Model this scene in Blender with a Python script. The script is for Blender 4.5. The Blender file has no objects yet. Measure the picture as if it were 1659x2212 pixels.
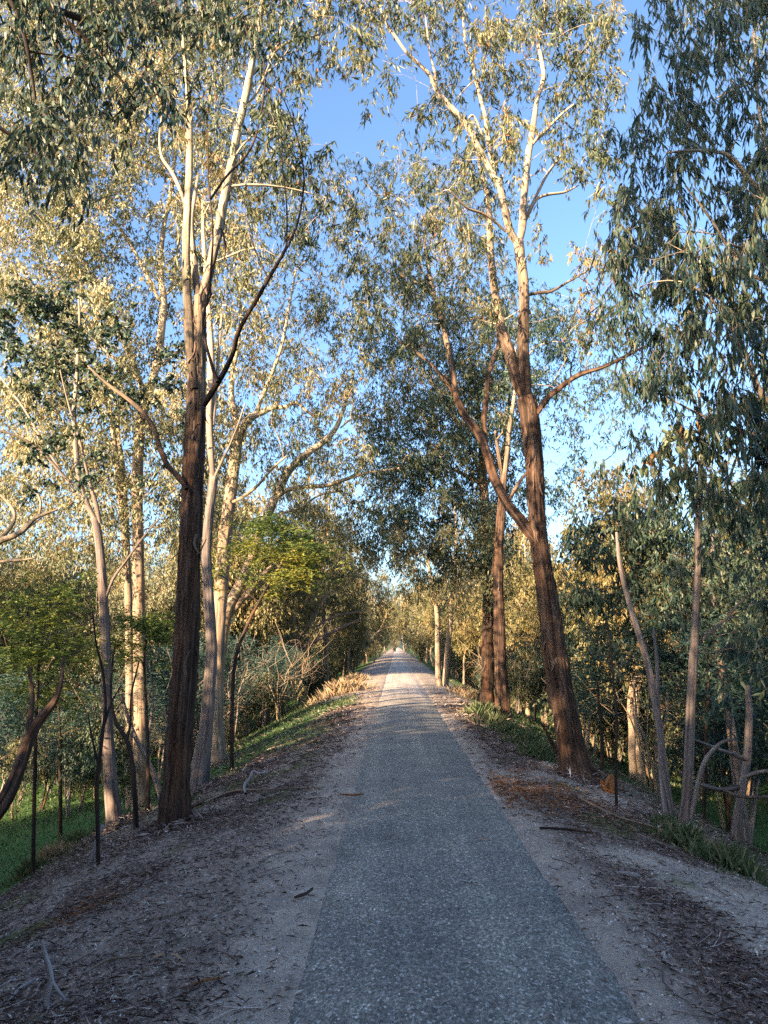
import bpy, math, random
import numpy as np
from math import radians, sin, cos, pi

# ------------------------------------------------------------------ camera, sky, sun, exposure
H_CAM, FPX, PITCH, YAW = 1.8, 1661.0, 9.87, 0.88      # focal length in units of a 1659 x 2212 frame
scn = bpy.context.scene
COL = scn.collection
cam_d = bpy.data.cameras.new('camera'); cam = bpy.data.objects.new('camera', cam_d); COL.objects.link(cam)
cam_d.sensor_fit = 'VERTICAL'; cam_d.sensor_height = 24.0; cam_d.lens = 24.0 * FPX / 2212.0
cam_d.clip_end = 3000; cam_d.clip_start = 0.05
cam.location = (0, 0, H_CAM); cam.rotation_euler = (radians(90 + PITCH), 0, radians(YAW))
scn.camera = cam
SUN_EL, SUN_AZ = 16.5, 221.0        # azimuth clockwise from +Y: behind the camera and to its left
w = bpy.data.worlds.new('World'); scn.world = w; w.use_nodes = True
wn = w.node_tree.nodes; bg = wn['Background']
sky = wn.new('ShaderNodeTexSky'); sky.sky_type = 'NISHITA'; sky.sun_disc = False
sky.sun_elevation = radians(SUN_EL); sky.sun_rotation = radians(SUN_AZ)
sky.air_density = 1.0; sky.dust_density = 3.0; sky.ozone_density = 3.6; sky.altitude = 200
w.node_tree.links.new(sky.outputs[0], bg.inputs[0]); bg.inputs[1].default_value = 0.095
sd = bpy.data.lights.new('sun', 'SUN'); sd.energy = 5.0; sd.angle = radians(0.5); sd.color = (1.0, 0.75, 0.47)
sun = bpy.data.objects.new('sun', sd); COL.objects.link(sun)
sa, se = radians(SUN_AZ), radians(SUN_EL)
TOSUN = np.array([sin(sa) * cos(se), cos(sa) * cos(se), sin(se)])
import mathutils
sun.rotation_euler = mathutils.Vector(-TOSUN).to_track_quat('-Z', 'Y').to_euler()
vs = scn.view_settings; vs.view_transform = 'Standard'; vs.look = 'None'; vs.gamma = 1; vs.exposure = 2.35
scn.cycles.max_bounces = 6; scn.cycles.diffuse_bounces = 4; scn.cycles.transmission_bounces = 3
scn.cycles.glossy_bounces = 2; scn.cycles.use_denoising = False

# ------------------------------------------------------------------ numeric helpers
RNG = np.random.default_rng(7)
cp, sp_ = cos(radians(PITCH)), sin(radians(PITCH)); cy, sy = cos(radians(YAW)), sin(radians(YAW))
FWD = np.array([-sy * cp, cy * cp, sp_]); RIGHT = np.array([cy, sy, 0.0]); UP = np.cross(RIGHT, FWD)
CAM = np.array([0, 0, H_CAM])
def ray(px, py):
    px = np.asarray(px, float); py = np.asarray(py, float)
    return FWD + ((px - 829.5) / FPX)[..., None] * RIGHT - ((py - 1106.0) / FPX)[..., None] * UP
def at(px, py, Y):
    """the point of the world plane y = Y seen at photo position (px, py)"""
    r = ray(px, py); return CAM + r * (np.asarray(Y, float) / r[..., 1])[..., None]
def _h(ix, iy, seed):
    n = (ix.astype(np.int64) * 374761393 + iy.astype(np.int64) * 668265263 + seed * 974634777) & 0xffffffff
    n = ((n ^ (n >> 13)) * 1274126177) & 0xffffffff
    return ((n ^ (n >> 16)) & 0xffff) / 65535.0
def vnoise(x, y, seed=0, wrap=None):
    x = np.asarray(x, float); y = np.asarray(y, float)
    ix, iy = np.floor(x), np.floor(y); fx, fy = x - ix, y - iy
    fx = fx * fx * (3 - 2 * fx); fy = fy * fy * (3 - 2 * fy)
    ix1 = ix + 1
    if wrap: ix = np.mod(ix, wrap); ix1 = np.mod(ix1, wrap)
    a, b, c, d = _h(ix, iy, seed), _h(ix1, iy, seed), _h(ix, iy + 1, seed), _h(ix1, iy + 1, seed)
    return (a * (1 - fx) + b * fx) * (1 - fy) + (c * (1 - fx) + d * fx) * fy
def fbm(x, y, seed=0, o=3):
    r, amp, tot = 0, 1.0, 0
    for k in range(o):
        r = r + amp * vnoise(x * 2 ** k, y * 2 ** k, seed + k); tot += amp; amp *= .5
    return r / tot
XL, XR = -0.62, 1.22
def ground(x, y):
    x = np.asarray(x, float); y = np.asarray(y, float)
    s = np.maximum(np.maximum(XL - x, x - XR), 0)
    z = np.interp(s, [0, .3, 1, 2, 3, 4, 5.5, 7.5, 10, 14, 40, 90, 400],
                  [0, -.01, -.08, -.33, -.72, -1.15, -2.0, -3.0, -3.6, -3.9, -4.0, -3.0, 10])
    k = np.interp(y, [-80, 60, 140, 600], [1, 1, .35, .1])
    z = z * k
    rough = np.clip(s * .6, 0, 1)
    z = z + rough * (.10 * (fbm(x * .7, y * .7, 3) - .5) + .05 * (fbm(x * 3, y * 3, 5) - .5)) + np.clip(s - 6, 0, 1) * .5 * (fbm(x * .13, y * .13, 9) - .5)
    return z
def hit(px, py):
    r = ray(px, py); t = np.linspace(1.5, 90, 6000)
    P = CAM + r * t[:, None]; g = ground(P[:, 0], P[:, 1])
    i = np.argmax(P[:, 2] < g)
    return P[i] if P[i, 2] < g[i] else P[-1]
def unit(v): return v / np.maximum(np.linalg.norm(v, axis=-1, keepdims=True), 1e-9)

# ------------------------------------------------------------------ mesh helpers
def mesh(name, V, faces, mat, attrs=None, smooth=False):
    """faces: list of integer arrays (n, k)"""
    me = bpy.data.meshes.new(name); V = np.ascontiguousarray(V, dtype=np.float32)
    me.vertices.add(len(V)); me.vertices.foreach_set('co', V.ravel())
    faces = [np.asarray(f, dtype=np.int32) for f in faces if len(f)]
    idx = np.concatenate([f.ravel() for f in faces]); tot = np.concatenate([np.full(len(f), f.shape[1], np.int32) for f in faces])
    start = np.concatenate([[0], np.cumsum(tot)[:-1]]).astype(np.int32)
    me.loops.add(len(idx)); me.loops.foreach_set('vertex_index', idx)
    me.polygons.add(len(tot)); me.polygons.foreach_set('loop_start', start)
    try: me.polygons.foreach_set('loop_total', tot)
    except Exception: pass
    if smooth: me.polygons.foreach_set('use_smooth', np.ones(len(tot), dtype=bool))
    for k, a in (attrs or {}).items():
        a = np.asarray(a, dtype=np.float32)
        if a.ndim == 1:
            at_ = me.attributes.new(k, 'FLOAT', 'POINT'); at_.data.foreach_set('value', a)
        else:
            at_ = me.attributes.new(k, 'FLOAT_VECTOR', 'POINT'); at_.data.foreach_set('vector', a.ravel())
    me.update(calc_edges=True); me.materials.append(mat)
    return me
def link(name, me, parent=None, kind=None, label=None, loc=None):
    o = bpy.data.objects.new(name, me); COL.objects.link(o)
    if parent is not None: o.parent = parent
    if kind: o['kind'] = kind
    if label: o['label'] = label
    if loc is not None: o.location = loc
    return o
def thing(name, label, cat, loc=(0, 0, 0), group=None, rz=0.0, sc=1.0):
    o = bpy.data.objects.new(name, None); COL.objects.link(o); o.location = tuple(float(v) for v in loc)
    o.rotation_euler = (0, 0, rz); o.scale = (sc,) * 3; o.empty_display_size = .2
    o['label'] = label; o['category'] = cat
    if group: o['group'] = group
    return o
def tagm(o, label, cat, group=None):
    o['label'] = label; o['category'] = cat
    if group: o['group'] = group
    return o
def copy_thing(src, loc, rz, sc, label, group=None, name=None):
    r = src.copy(); COL.objects.link(r); r.location = tuple(float(v) for v in loc); r.rotation_euler = (0, 0, rz)
    r.scale = (sc,) * 3 if np.isscalar(sc) else sc; r['label'] = label
    if group: r['group'] = group
    for ch in KIDS[src.name]:
        c = ch.copy(); COL.objects.link(c); c.parent = r
    return r
KIDS = {}
def tubes(P, R, sides=4):
    """P (N,k,3), R (N,k): N tubes of k rings"""
    N, k, _ = P.shape
    ax = unit(P[:, -1] - P[:, 0]); ref = np.where(np.abs(ax[:, 2:3]) > .8, np.array([[1., 0, 0]]), np.array([[0, 0, 1.]]))
    u = unit(np.cross(ax, ref)); v = np.cross(ax, u)
    a = np.arange(sides) * 2 * pi / sides
    off = u[:, None, None, :] * np.cos(a)[None, None, :, None] + v[:, None, None, :] * np.sin(a)[None, None, :, None]
    V = P[:, :, None, :] + off * R[:, :, None, None]
    base = (np.arange(N) * k * sides)[:, None, None] + (np.arange(k - 1) * sides)[None, :, None]
    j = np.arange(sides)[None, None, :]; j2 = (j + 1) % sides
    F = np.stack([base + j, base + j2, base + j2 + sides, base + j + sides], -1).reshape(-1, 4)
    return V.reshape(-1, 3), F
def catmull(P, step):
    P = np.asarray(P, float); out = []
    Q = np.vstack([2 * P[0] - P[1], P, 2 * P[-1] - P[-2]])
    for i in range(1, len(Q) - 2):
        p0, p1, p2, p3 = Q[i - 1:i + 3]; n = max(2, int(np.linalg.norm((p2 - p1)[:3]) / step))
        t = (np.arange(n) / n)[:, None]
        out.append(.5 * ((2 * p1) + (-p0 + p2) * t + (2 * p0 - 5 * p1 + 4 * p2 - p3) * t ** 2 + (-p0 + 3 * p1 - 3 * p2 + p3) * t ** 3))
    out.append(Q[-2][None]); return np.vstack(out)
def limb(PR, sides, step, amp, seed, flare=0.0, wob=0.0):
    """one detailed limb from rows (x,y,z,r): V, F, bark coordinate"""
    C = catmull(PR, step); P, R = C[:, :3].copy(), np.maximum(C[:, 3], .003)
    n = len(P); T = unit(np.gradient(P, axis=0)); L = np.concatenate([[0], np.cumsum(np.linalg.norm(np.diff(P, axis=0), axis=1))])
    if wob:
        P[:, 0] += wob * (fbm(L * .9, L * 0 + seed, seed) - .5) * np.minimum(1, L * .5)
        P[:, 1] += wob * (fbm(L * .9, L * 0 + seed + 9, seed + 4) - .5) * np.minimum(1, L * .5)
    u = np.cross(T[0], [0.3, 1, 0.1]); u /= np.linalg.norm(u); U = np.empty_like(P)
    for i in range(n):
        u = u - T[i] * u.dot(T[i]); u /= np.linalg.norm(u); U[i] = u
    W = np.cross(T, U); a = np.arange(sides) * 2 * pi / sides
    A, LL = np.meshgrid(a, L)
    kk = max(5, int(sides * .45)); s1 = A / (2 * pi) * kk
    disp = 1 + amp * ((np.abs(vnoise(s1, LL * 2.2, seed, kk) - .5) * -2.6 + .7) + .8 * (vnoise(s1 * 2, LL * 6, seed + 1, kk * 2) - .5)
                      + 1.2 * (vnoise(A / (2 * pi) * 4, LL * 1.1, seed + 2, 4) - .5))
    if flare: disp *= 1 + flare * np.exp(-LL / .35) * (.5 + 1.0 * vnoise(A / (2 * pi) * 6, LL * 0, seed + 3, 6))
    RR = R[:, None] * disp
    V = P[:, None, :] + (U[:, None, :] * np.cos(A)[..., None] + W[:, None, :] * np.sin(A)[..., None]) * RR[..., None]
    rr = R[:, None]
    bu = np.stack([np.cos(A) * rr * 7, np.sin(A) * rr * 7, LL + seed * 1.7], -1)
    i = np.arange(n - 1)[:, None] * sides; j = np.arange(sides)[None, :]; j2 = (j + 1) % sides
    F = np.stack([i + j, i + j2, i + j2 + sides, i + j + sides], -1).reshape(-1, 4)
    cap = np.arange(sides)[None, :] + (n - 1) * sides
    return V.reshape(-1, 3), [F, cap], bu.reshape(-1, 3), np.column_stack([P, R])
def merge(parts):
    Vs, Fs, As, o = [], {}, [], 0
    for V, F, A in parts:
        Vs.append(V); As.append(A)
        for f in F: Fs.setdefault(f.shape[1], []).append(f + o)
        o += len(V)
    return np.vstack(Vs), [np.vstack(f) for f in Fs.values()], np.concatenate(As)

# ------------------------------------------------------------------ materials
def nmat(name):
    m = bpy.data.materials.new(name); m.use_nodes = True; nt = m.node_tree; p = nt.nodes['Principled BSDF']
    return m, nt, nt.nodes, nt.links, p
def ramp(nd, stops, interp='LINEAR'):
    r = nd.new('ShaderNodeValToRGB'); r.color_ramp.interpolation = interp; e = r.color_ramp.elements
    while len(e) < len(stops): e.new(.5)
    for k, (pos, c) in enumerate(stops):
        e[k].position = pos; e[k].color = (*c, 1) if len(c) == 3 else c
    return r
def noise(nd, lk, scale, detail=3, rough=.55, vec=None):
    n = nd.new('ShaderNodeTexNoise'); n.inputs['Scale'].default_value = scale; n.inputs['Detail'].default_value = detail
    n.inputs['Roughness'].default_value = rough
    if vec is not None: lk.new(vec, n.inputs['Vector'])
    return n
def mix(nd, lk, f, a, b, mode='MIX'):
    m = nd.new('ShaderNodeMix'); m.data_type = 'RGBA'; m.blend_type = mode
    for s, v in ((m.inputs[0], f), (m.inputs[6], a), (m.inputs[7], b)):
        if hasattr(v, 'links'): lk.new(v, s)
        elif isinstance(v, (int, float)): s.default_value = v
        else: s.default_value = (*v, 1)
    return m.outputs[2]
def mth(nd, lk, op, a, b=0.0, c=None):
    m = nd.new('ShaderNodeMath'); m.operation = op
    for i, v in enumerate((a, b) if c is None else (a, b, c)):
        if hasattr(v, 'links'): lk.new(v, m.inputs[i])
        else: m.inputs[i].default_value = v
    return m.outputs[0]
def attr(nd, name):
    a = nd.new('ShaderNodeAttribute'); a.attribute_name = name; return a
def leafmat(name, stops, trans=.28, rough=.42, under=None):
    m, nt, nd, lk, p = nmat(name); a = attr(nd, 'tone'); r = ramp(nd, stops); lk.new(a.outputs['Fac'], r.inputs[0])
    lk.new(r.outputs[0], p.inputs['Base Color']); p.inputs['Roughness'].default_value = rough; p.inputs['Specular IOR Level'].default_value = .35
    t = nd.new('ShaderNodeBsdfTranslucent'); lk.new(mix(nd, lk, 1.0, r.outputs[0], (1.12, 1.12, .62), 'MULTIPLY'), t.inputs[0])
    ms = nd.new('ShaderNodeMixShader'); ms.inputs[0].default_value = trans
    lk.new(p.outputs[0], ms.inputs[1]); lk.new(t.outputs[0], ms.inputs[2]); lk.new(ms.outputs[0], nd['Material Output'].inputs[0])
    return m
M = {}
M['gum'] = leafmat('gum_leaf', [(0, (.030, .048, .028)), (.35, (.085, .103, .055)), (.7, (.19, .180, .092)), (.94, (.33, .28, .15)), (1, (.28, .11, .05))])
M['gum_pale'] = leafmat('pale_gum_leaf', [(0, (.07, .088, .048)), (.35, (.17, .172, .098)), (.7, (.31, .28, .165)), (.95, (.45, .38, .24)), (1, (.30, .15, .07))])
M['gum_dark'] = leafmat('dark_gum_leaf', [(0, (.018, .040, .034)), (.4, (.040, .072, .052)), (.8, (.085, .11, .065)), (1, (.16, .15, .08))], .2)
M['gum_gold'] = leafmat('olive_gum_leaf', [(0, (.07, .072, .026)), (.4, (.16, .15, .065)), (.8, (.30, .245, .11)), (1, (.30, .16, .05))])
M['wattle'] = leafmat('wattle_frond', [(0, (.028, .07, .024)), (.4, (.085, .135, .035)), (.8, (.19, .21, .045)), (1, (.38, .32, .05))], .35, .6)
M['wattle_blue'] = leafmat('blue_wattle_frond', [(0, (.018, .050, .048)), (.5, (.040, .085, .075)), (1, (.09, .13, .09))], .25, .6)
M['sapling'] = leafmat('young_gum_leaf', [(0, (.09, .13, .08)), (.5, (.19, .225, .13)), (.93, (.30, .31, .18)), (1, (.35, .17, .07))], .25, .38)
M['grass'] = leafmat('grass_blade', [(0, (.024, .052, .022)), (.4, (.055, .095, .038)), (.7, (.12, .14, .07)), (.9, (.22, .19, .11)), (1, (.36, .29, .18))], .3, .6)
M['dry'] = leafmat('dry_grass', [(0, (.16, .12, .08)), (.5, (.33, .24, .15)), (1, (.50, .38, .26))], .3, .7)
M['litter'] = leafmat('leaf_litter', [(0, (.06, .038, .035)), (.3, (.16, .105, .092)), (.6, (.29, .215, .185)), (.85, (.46, .37, .32)), (.97, (.62, .56, .50)), (1, (.75, .72, .68))], .05, .75)
M['rustlitter'] = leafmat('rusty_litter', [(0, (.09, .03, .012)), (.5, (.22, .085, .03)), (1, (.36, .20, .10))], .05, .75)
M['ribbon'] = leafmat('bark_ribbon', [(0, (.03, .018, .014)), (.6, (.10, .06, .045)), (1, (.22, .15, .11))], .05, .8)
M['stone'] = leafmat('gravel_stone', [(0, (.16, .13, .115)), (.5, (.36, .31, .27)), (.9, (.56, .50, .44)), (1, (.85, .82, .78))], .0, .7)
def barkmat(name, dark, mid, light, pale=None, z0=5, z1=8, bump=.9, patch=(.30, .13, .055), patchamt=.25):
    m, nt, nd, lk, p = nmat(name); b = attr(nd, 'bark')
    mp = nd.new('ShaderNodeMapping'); mp.inputs['Scale'].default_value = (1, 1, .28); lk.new(b.outputs['Vector'], mp.inputs[0])
    mp2 = nd.new('ShaderNodeMapping'); mp2.inputs['Scale'].default_value = (1, 1, .9); lk.new(b.outputs['Vector'], mp2.inputs[0])
    n1 = noise(nd, lk, 3.4, 5, .62, mp.outputs[0]); n2 = noise(nd, lk, 1.1, 3, .5, b.outputs['Vector']); n3 = noise(nd, lk, 10, 4, .7, mp2.outputs[0])
    r = ramp(nd, [(.32, dark), (.5, mid), (.70, light)]); lk.new(n1.outputs[0], r.inputs[0])
    r2 = ramp(nd, [(.50, (0, 0, 0)), (.66, (1, 1, 1))]); lk.new(n2.outputs[0], r2.inputs[0])
    c = mix(nd, lk, mth(nd, lk, 'MULTIPLY', r2.outputs[0], patchamt), r.outputs[0], patch)
    c = mix(nd, lk, .55, c, ramp_gray(nd, lk, n3.outputs[0]), 'MULTIPLY')
    h = mth(nd, lk, 'ADD', mth(nd, lk, 'MULTIPLY', n1.outputs[0], 1.0), mth(nd, lk, 'MULTIPLY', n3.outputs[0], .35))
    strength = bump
    if pale is not None:
        g = nd.new('ShaderNodeNewGeometry'); sx = nd.new('ShaderNodeSeparateXYZ'); lk.new(g.outputs['Position'], sx.inputs[0])
        mr = nd.new('ShaderNodeMapRange'); mr.inputs['From Min'].default_value = z0; mr.inputs['From Max'].default_value = z1
        lk.new(mth(nd, lk, 'ADD', sx.outputs[2], mth(nd, lk, 'MULTIPLY', mth(nd, lk, 'SUBTRACT', n2.outputs[0], .5), 5.0)), mr.inputs['Value'])
        n4 = noise(nd, lk, 2.6, 4, .6, mp.outputs[0]); rp = ramp(nd, [(.35, tuple(.55 * q for q in pale)), (.5, pale), (.62, (pale[0] * 1.25, pale[1] * 1.2, pale[2] * 1.15)), (.78, (pale[0] * .9, pale[1] * .6, pale[2] * .42))])
        lk.new(n4.outputs[0], rp.inputs[0]); c = mix(nd, lk, mr.outputs[0], c, rp.outputs[0])
        h = mth(nd, lk, 'MULTIPLY', h, mth(nd, lk, 'SUBTRACT', 1.15, mr.outputs[0]))
    lk.new(c, p.inputs['Base Color']); p.inputs['Roughness'].default_value = .85; p.inputs['Specular IOR Level'].default_value = .2
    bn = nd.new('ShaderNodeBump'); bn.inputs['Strength'].default_value = strength; bn.inputs['Distance'].default_value = .045
    lk.new(h, bn.inputs['Height']); lk.new(bn.outputs[0], p.inputs['Normal'])
    return m
def ramp_gray(nd, lk, src):
    r = ramp(nd, [(.3, (.35, .33, .33)), (.6, (1.1, 1.05, 1.0))]); lk.new(src, r.inputs[0]); return r.outputs[0]
M['bark_dark'] = barkmat('dark_stringy_bark', (.014, .009, .008), (.065, .038, .027), (.17, .115, .085), (.30, .255, .19), 4.6, 8.5)
M['bark_red'] = barkmat('red_brown_bark', (.014, .010, .009), (.075, .045, .032), (.20, .135, .10), (.36, .28, .21), 6.5, 10.5, .9, (.26, .13, .065), .3)
M['bark_grey'] = barkmat('grey_bark', (.06, .05, .048), (.17, .14, .13), (.29, .25, .23), (.42, .33, .24), 4, 8, .5, (.20, .12, .08), .3)
M['bark_pale'] = barkmat('pale_bark', (.12, .09, .07), (.27, .21, .155), (.38, .31, .235), (.40, .33, .245), 5, 9, .35, (.42, .24, .12), .4)
M['bark_burnt'] = barkmat('blackened_bark', (.010, .008, .008), (.035, .024, .020), (.085, .055, .042), (.30, .20, .13), 4.5, 7)
M['bark_twig'] = barkmat('twig_bark', (.10, .075, .055), (.24, .18, .13), (.38, .30, .22), None, 0, 1, .2)
M['bark_black'] = barkmat('dark_branch_bark', (.012, .009, .008), (.035, .026, .022), (.07, .052, .045), None, 0, 1, .3)
M['wood_grey'] = barkmat('weathered_wood', (.16, .14, .14), (.33, .30, .30), (.48, .45, .45), None, 0, 1, .4, (.3, .24, .2), .2)
M['wood_orange'] = barkmat('rotten_orange_wood', (.09, .03, .012), (.30, .12, .04), (.5, .26, .11), None, 0, 1, .8)

# ------------------------------------------------------------------ the ground, path, shoulders
def axis(segs):
    out = [np.array([segs[0][0]])]
    for a, b, st in segs:
        n = max(1, int(round((b - a) / st))); out.append(np.linspace(a, b, n + 1)[1:])
    return np.concatenate(out)
gx = axis([(-400, -80, 20), (-80, -30, 5), (-30, -12, 1.2), (-12, -6, .3), (-6, 7, .11), (7, 13, .3), (13, 30, 1.2), (30, 80, 5), (80, 400, 20)])
gy = axis([(-80, -10, 5), (-10, 1, 1), (1, 9, .10), (9, 20, .18), (20, 40, .4), (40, 100, 1.5), (100, 300, 8), (300, 900, 50)])
GX, GY = np.meshgrid(gx, gy); GZ = ground(GX, GY)
S = np.maximum(np.maximum(XL - GX, GX - XR), 0)
on = (GX > XL + .02) & (GX < XR - .02); GZ = np.where(on, GZ - .03, GZ)
n1 = fbm(GX * .55, GY * .35, 21); n2 = fbm(GX * 2.1, GY * 1.6, 31)
LEFT = GX < 0
def sstep(a, b, x): t = np.clip((x - a) / (b - a), 0, 1); return t * t * (3 - 2 * t)
# width of the bare gravel verge and where grass takes over (it is grass beyond the litter, further on, and down on the flat)
gravw = sstep(25, 30, GY) * 1.6 + np.where(LEFT, .62, .42) + .7 * (n1 - .5)  # pale gravel widened along the far stretch to paint its sunlight too
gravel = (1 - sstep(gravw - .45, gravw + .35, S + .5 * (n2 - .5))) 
blot = sstep(.50, .62, fbm(GX * 1.1 + 4, GY * .55, 77)) * (1 - sstep(2.6, 3.6, S)) * np.where(LEFT, .45, .95); gravel = np.clip(np.maximum(gravel * (.45 + .9 * n2), blot), 0, 1)
grass = np.where(LEFT, sstep(1.3, 2.4, S + np.clip(GY - 16, 0, 8) * .09 - np.clip(GY - 27, 0, 6) * .25 + (n1 - .5) * 2) * sstep(11, 15, GY),
                 sstep(1.3, 2.4, S + (n1 - .5)) * sstep(15, 18, GY) + .5 * sstep(2.6, 3.6, S + (n2 - .5)))
grass = np.clip(np.maximum(grass, sstep(4.2, 6.0, S + (n1 - .5) * 1.5)), 0, 1)
moss = sstep(.60, .70, fbm(GX * 1.3, GY * .9, 51)) * sstep(.5, 1.0, S) * (1 - sstep(3.5, 4.5, S)) * .8
far = sstep(45, 60, GY)
V = np.stack([GX, GY, GZ], -1).reshape(-1, 3)
ny, nx = GX.shape; ii = np.arange(ny - 1)[:, None] * nx + np.arange(nx - 1)[None, :]
F = np.stack([ii, ii + 1, ii + 1 + nx, ii + nx], -1).reshape(-1, 4)
m, nt, nd, lk, p = nmat('ground_earth')
geo = nd.new('ShaderNodeNewGeometry'); pos = geo.outputs['Position']
mp = nd.new('ShaderNodeMapping'); mp.inputs['Rotation'].default_value = (0, 0, .5); mp.inputs['Scale'].default_value = (1, .45, 1); lk.new(pos, mp.inputs[0])
nA = noise(nd, lk, 26, 5, .75, mp.outputs[0]); nB = noise(nd, lk, 3.2, 4, .6, pos); nC = noise(nd, lk, 95, 4, .8, pos)
rl = ramp(nd, [(.38, (.040, .026, .022)), (.49, (.15, .105, .085)), (.60, (.30, .225, .185)), (.64, (.52, .44, .39)), (.72, (.75, .70, .64))]); lk.new(nA.outputs[0], rl.inputs[0])
rg = ramp(nd, [(.34, (.22, .175, .145)), (.5, (.40, .335, .275)), (.64, (.56, .48, .40)), (.73, (.85, .81, .76))]); lk.new(nC.outputs[0], rg.inputs[0])
rb = ramp(nd, [(.3, (.6, .58, .6)), (.7, (1.25, 1.2, 1.15))]); lk.new(nB.outputs[0], rb.inputs[0])
rgr = ramp(nd, [(.35, (.018, .045, .012)), (.55, (.05, .11, .026)), (.72, (.12, .16, .05))]); lk.new(nC.outputs[0], rgr.inputs[0])
rm = ramp(nd, [(.35, (.03, .045, .01)), (.55, (.09, .11, .02)), (.7, (.2, .11, .04))]); lk.new(nA.outputs[0], rm.inputs[0])
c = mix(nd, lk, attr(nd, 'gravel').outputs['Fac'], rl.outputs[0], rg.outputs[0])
c = mix(nd, lk, attr(nd, 'moss').outputs['Fac'], c, rm.outputs[0])
c = mix(nd, lk, .8, c, rb.outputs[0], 'MULTIPLY')
c = mix(nd, lk, attr(nd, 'grass').outputs['Fac'], c, rgr.outputs[0])
lk.new(c, p.inputs['Base Color']); p.inputs['Roughness'].default_value = .95; p.inputs['Specular IOR Level'].default_value = .15
bn = nd.new('ShaderNodeBump'); bn.inputs['Strength'].default_value = .8; bn.inputs['Distance'].default_value = .02; lk.new(nA.outputs[0], bn.inputs['Height']); lk.new(bn.outputs[0], p.inputs['Normal'])
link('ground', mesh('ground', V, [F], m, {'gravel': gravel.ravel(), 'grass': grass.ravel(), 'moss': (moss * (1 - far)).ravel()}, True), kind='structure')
# the path: worn chip-seal with a ragged edge
py_ = axis([(-80, 0, 4), (0, 14, .06), (14, 40, .2), (40, 120, 1.2), (120, 500, 10)]); cols = 13
u = np.linspace(0, 1, cols)[None, :]; YY = np.repeat(py_[:, None], cols, 1)
el = XL + .16 * (fbm(py_ * 1.6, py_ * 0, 61, 5) - .5) + .10 * (vnoise(py_ * .3, py_ * 0, 64) - .5); er = XR + .16 * (fbm(py_ * 1.5, py_ * 0, 62, 5) - .5) + .10 * (vnoise(py_ * .3, py_ * 0, 65) - .5)
XX = el[:, None] * (1 - u) + er[:, None] * u
bend = 0.0
ZZ = .018 - .05 * (2 * u - 1) ** 4 * 1.0 + .012 * (1 - (2 * u - 1) ** 2) + .004 * (fbm(XX * 2, YY * 1, 63) - .5) + np.minimum(0, 0)
ZZ = np.where((u <= 0) | (u >= 1), -.03, ZZ)
V = np.stack([XX, YY, ZZ], -1).reshape(-1, 3); ny, nx = XX.shape; ii = np.arange(ny - 1)[:, None] * nx + np.arange(nx - 1)[None, :]
F = np.stack([ii, ii + 1, ii + 1 + nx, ii + nx], -1).reshape(-1, 4)
m, nt, nd, lk, p = nmat('chip_seal'); geo = nd.new('ShaderNodeNewGeometry'); pos = geo.outputs['Position']
mp = nd.new('ShaderNodeMapping'); mp.inputs['Scale'].default_value = (1, .6, 1); lk.new(pos, mp.inputs[0])
vo = nd.new('ShaderNodeTexVoronoi'); vo.inputs['Scale'].default_value = 85; lk.new(mp.outputs[0], vo.inputs['Vector'])
vs_ = nd.new('ShaderNodeSeparateColor'); lk.new(vo.outputs['Color'], vs_.inputs[0])
nA = noise(nd, lk, 55, 5, .8, mp.outputs[0]); nB = noise(nd, lk, 1.1, 4, .6, pos)
mpw = nd.new('ShaderNodeMapping'); mpw.inputs['Scale'].default_value = (2.6, .05, 1); lk.new(pos, mpw.inputs[0]); nW = noise(nd, lk, 1.0, 3, .6, mpw.outputs[0]); rw = ramp(nd, [(.35, (.80, .80, .81)), (.65, (1.16, 1.14, 1.10))]); lk.new(nW.outputs[0], rw.inputs[0])
rc = ramp(nd, [(.0, (.115, .112, .105)), (.45, (.20, .190, .170)), (.8, (.28, .265, .238)), (.96, (.42, .40, .37)), (1, (.62, .60, .56))]); lk.new(vs_.outputs[0], rc.inputs[0])
rn = ramp(nd, [(.35, (.62, .62, .62)), (.65, (1.35, 1.35, 1.35))]); lk.new(nA.outputs[0], rn.inputs[0])
rb = ramp(nd, [(.3, (.72, .73, .75)), (.7, (1.22, 1.18, 1.12))]); lk.new(nB.outputs[0], rb.inputs[0])
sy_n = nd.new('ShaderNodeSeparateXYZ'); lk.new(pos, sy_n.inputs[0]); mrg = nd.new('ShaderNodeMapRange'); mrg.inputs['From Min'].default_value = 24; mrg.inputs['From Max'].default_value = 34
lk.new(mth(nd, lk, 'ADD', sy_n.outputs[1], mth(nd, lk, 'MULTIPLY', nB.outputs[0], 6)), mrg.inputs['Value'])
c = mix(nd, lk, 1.0, rc.outputs[0], rn.outputs[0], 'MULTIPLY'); c = mix(nd, lk, mth(nd, lk, 'MULTIPLY', mrg.outputs[0], .8), c, (.56, .48, .41)); c = mix(nd, lk, 1.0, c, rb.outputs[0], 'MULTIPLY'); c = mix(nd, lk, 1.0, c, rw.outputs[0], 'MULTIPLY')  # sunlight on the far stretch is put into the colour as pale tan
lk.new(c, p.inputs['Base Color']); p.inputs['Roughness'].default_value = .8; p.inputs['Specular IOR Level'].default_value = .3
bn = nd.new('ShaderNodeBump'); bn.inputs['Strength'].default_value = .7; bn.inputs['Distance'].default_value = .006
lk.new(mth(nd, lk, 'ADD', nA.outputs[0], mth(nd, lk, 'MULTIPLY', vs_.outputs[0], .4)), bn.inputs['Height']); lk.new(bn.outputs[0], p.inputs['Normal'])
link('path', mesh('path', V, [F], m, None, True), kind='structure')

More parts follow.
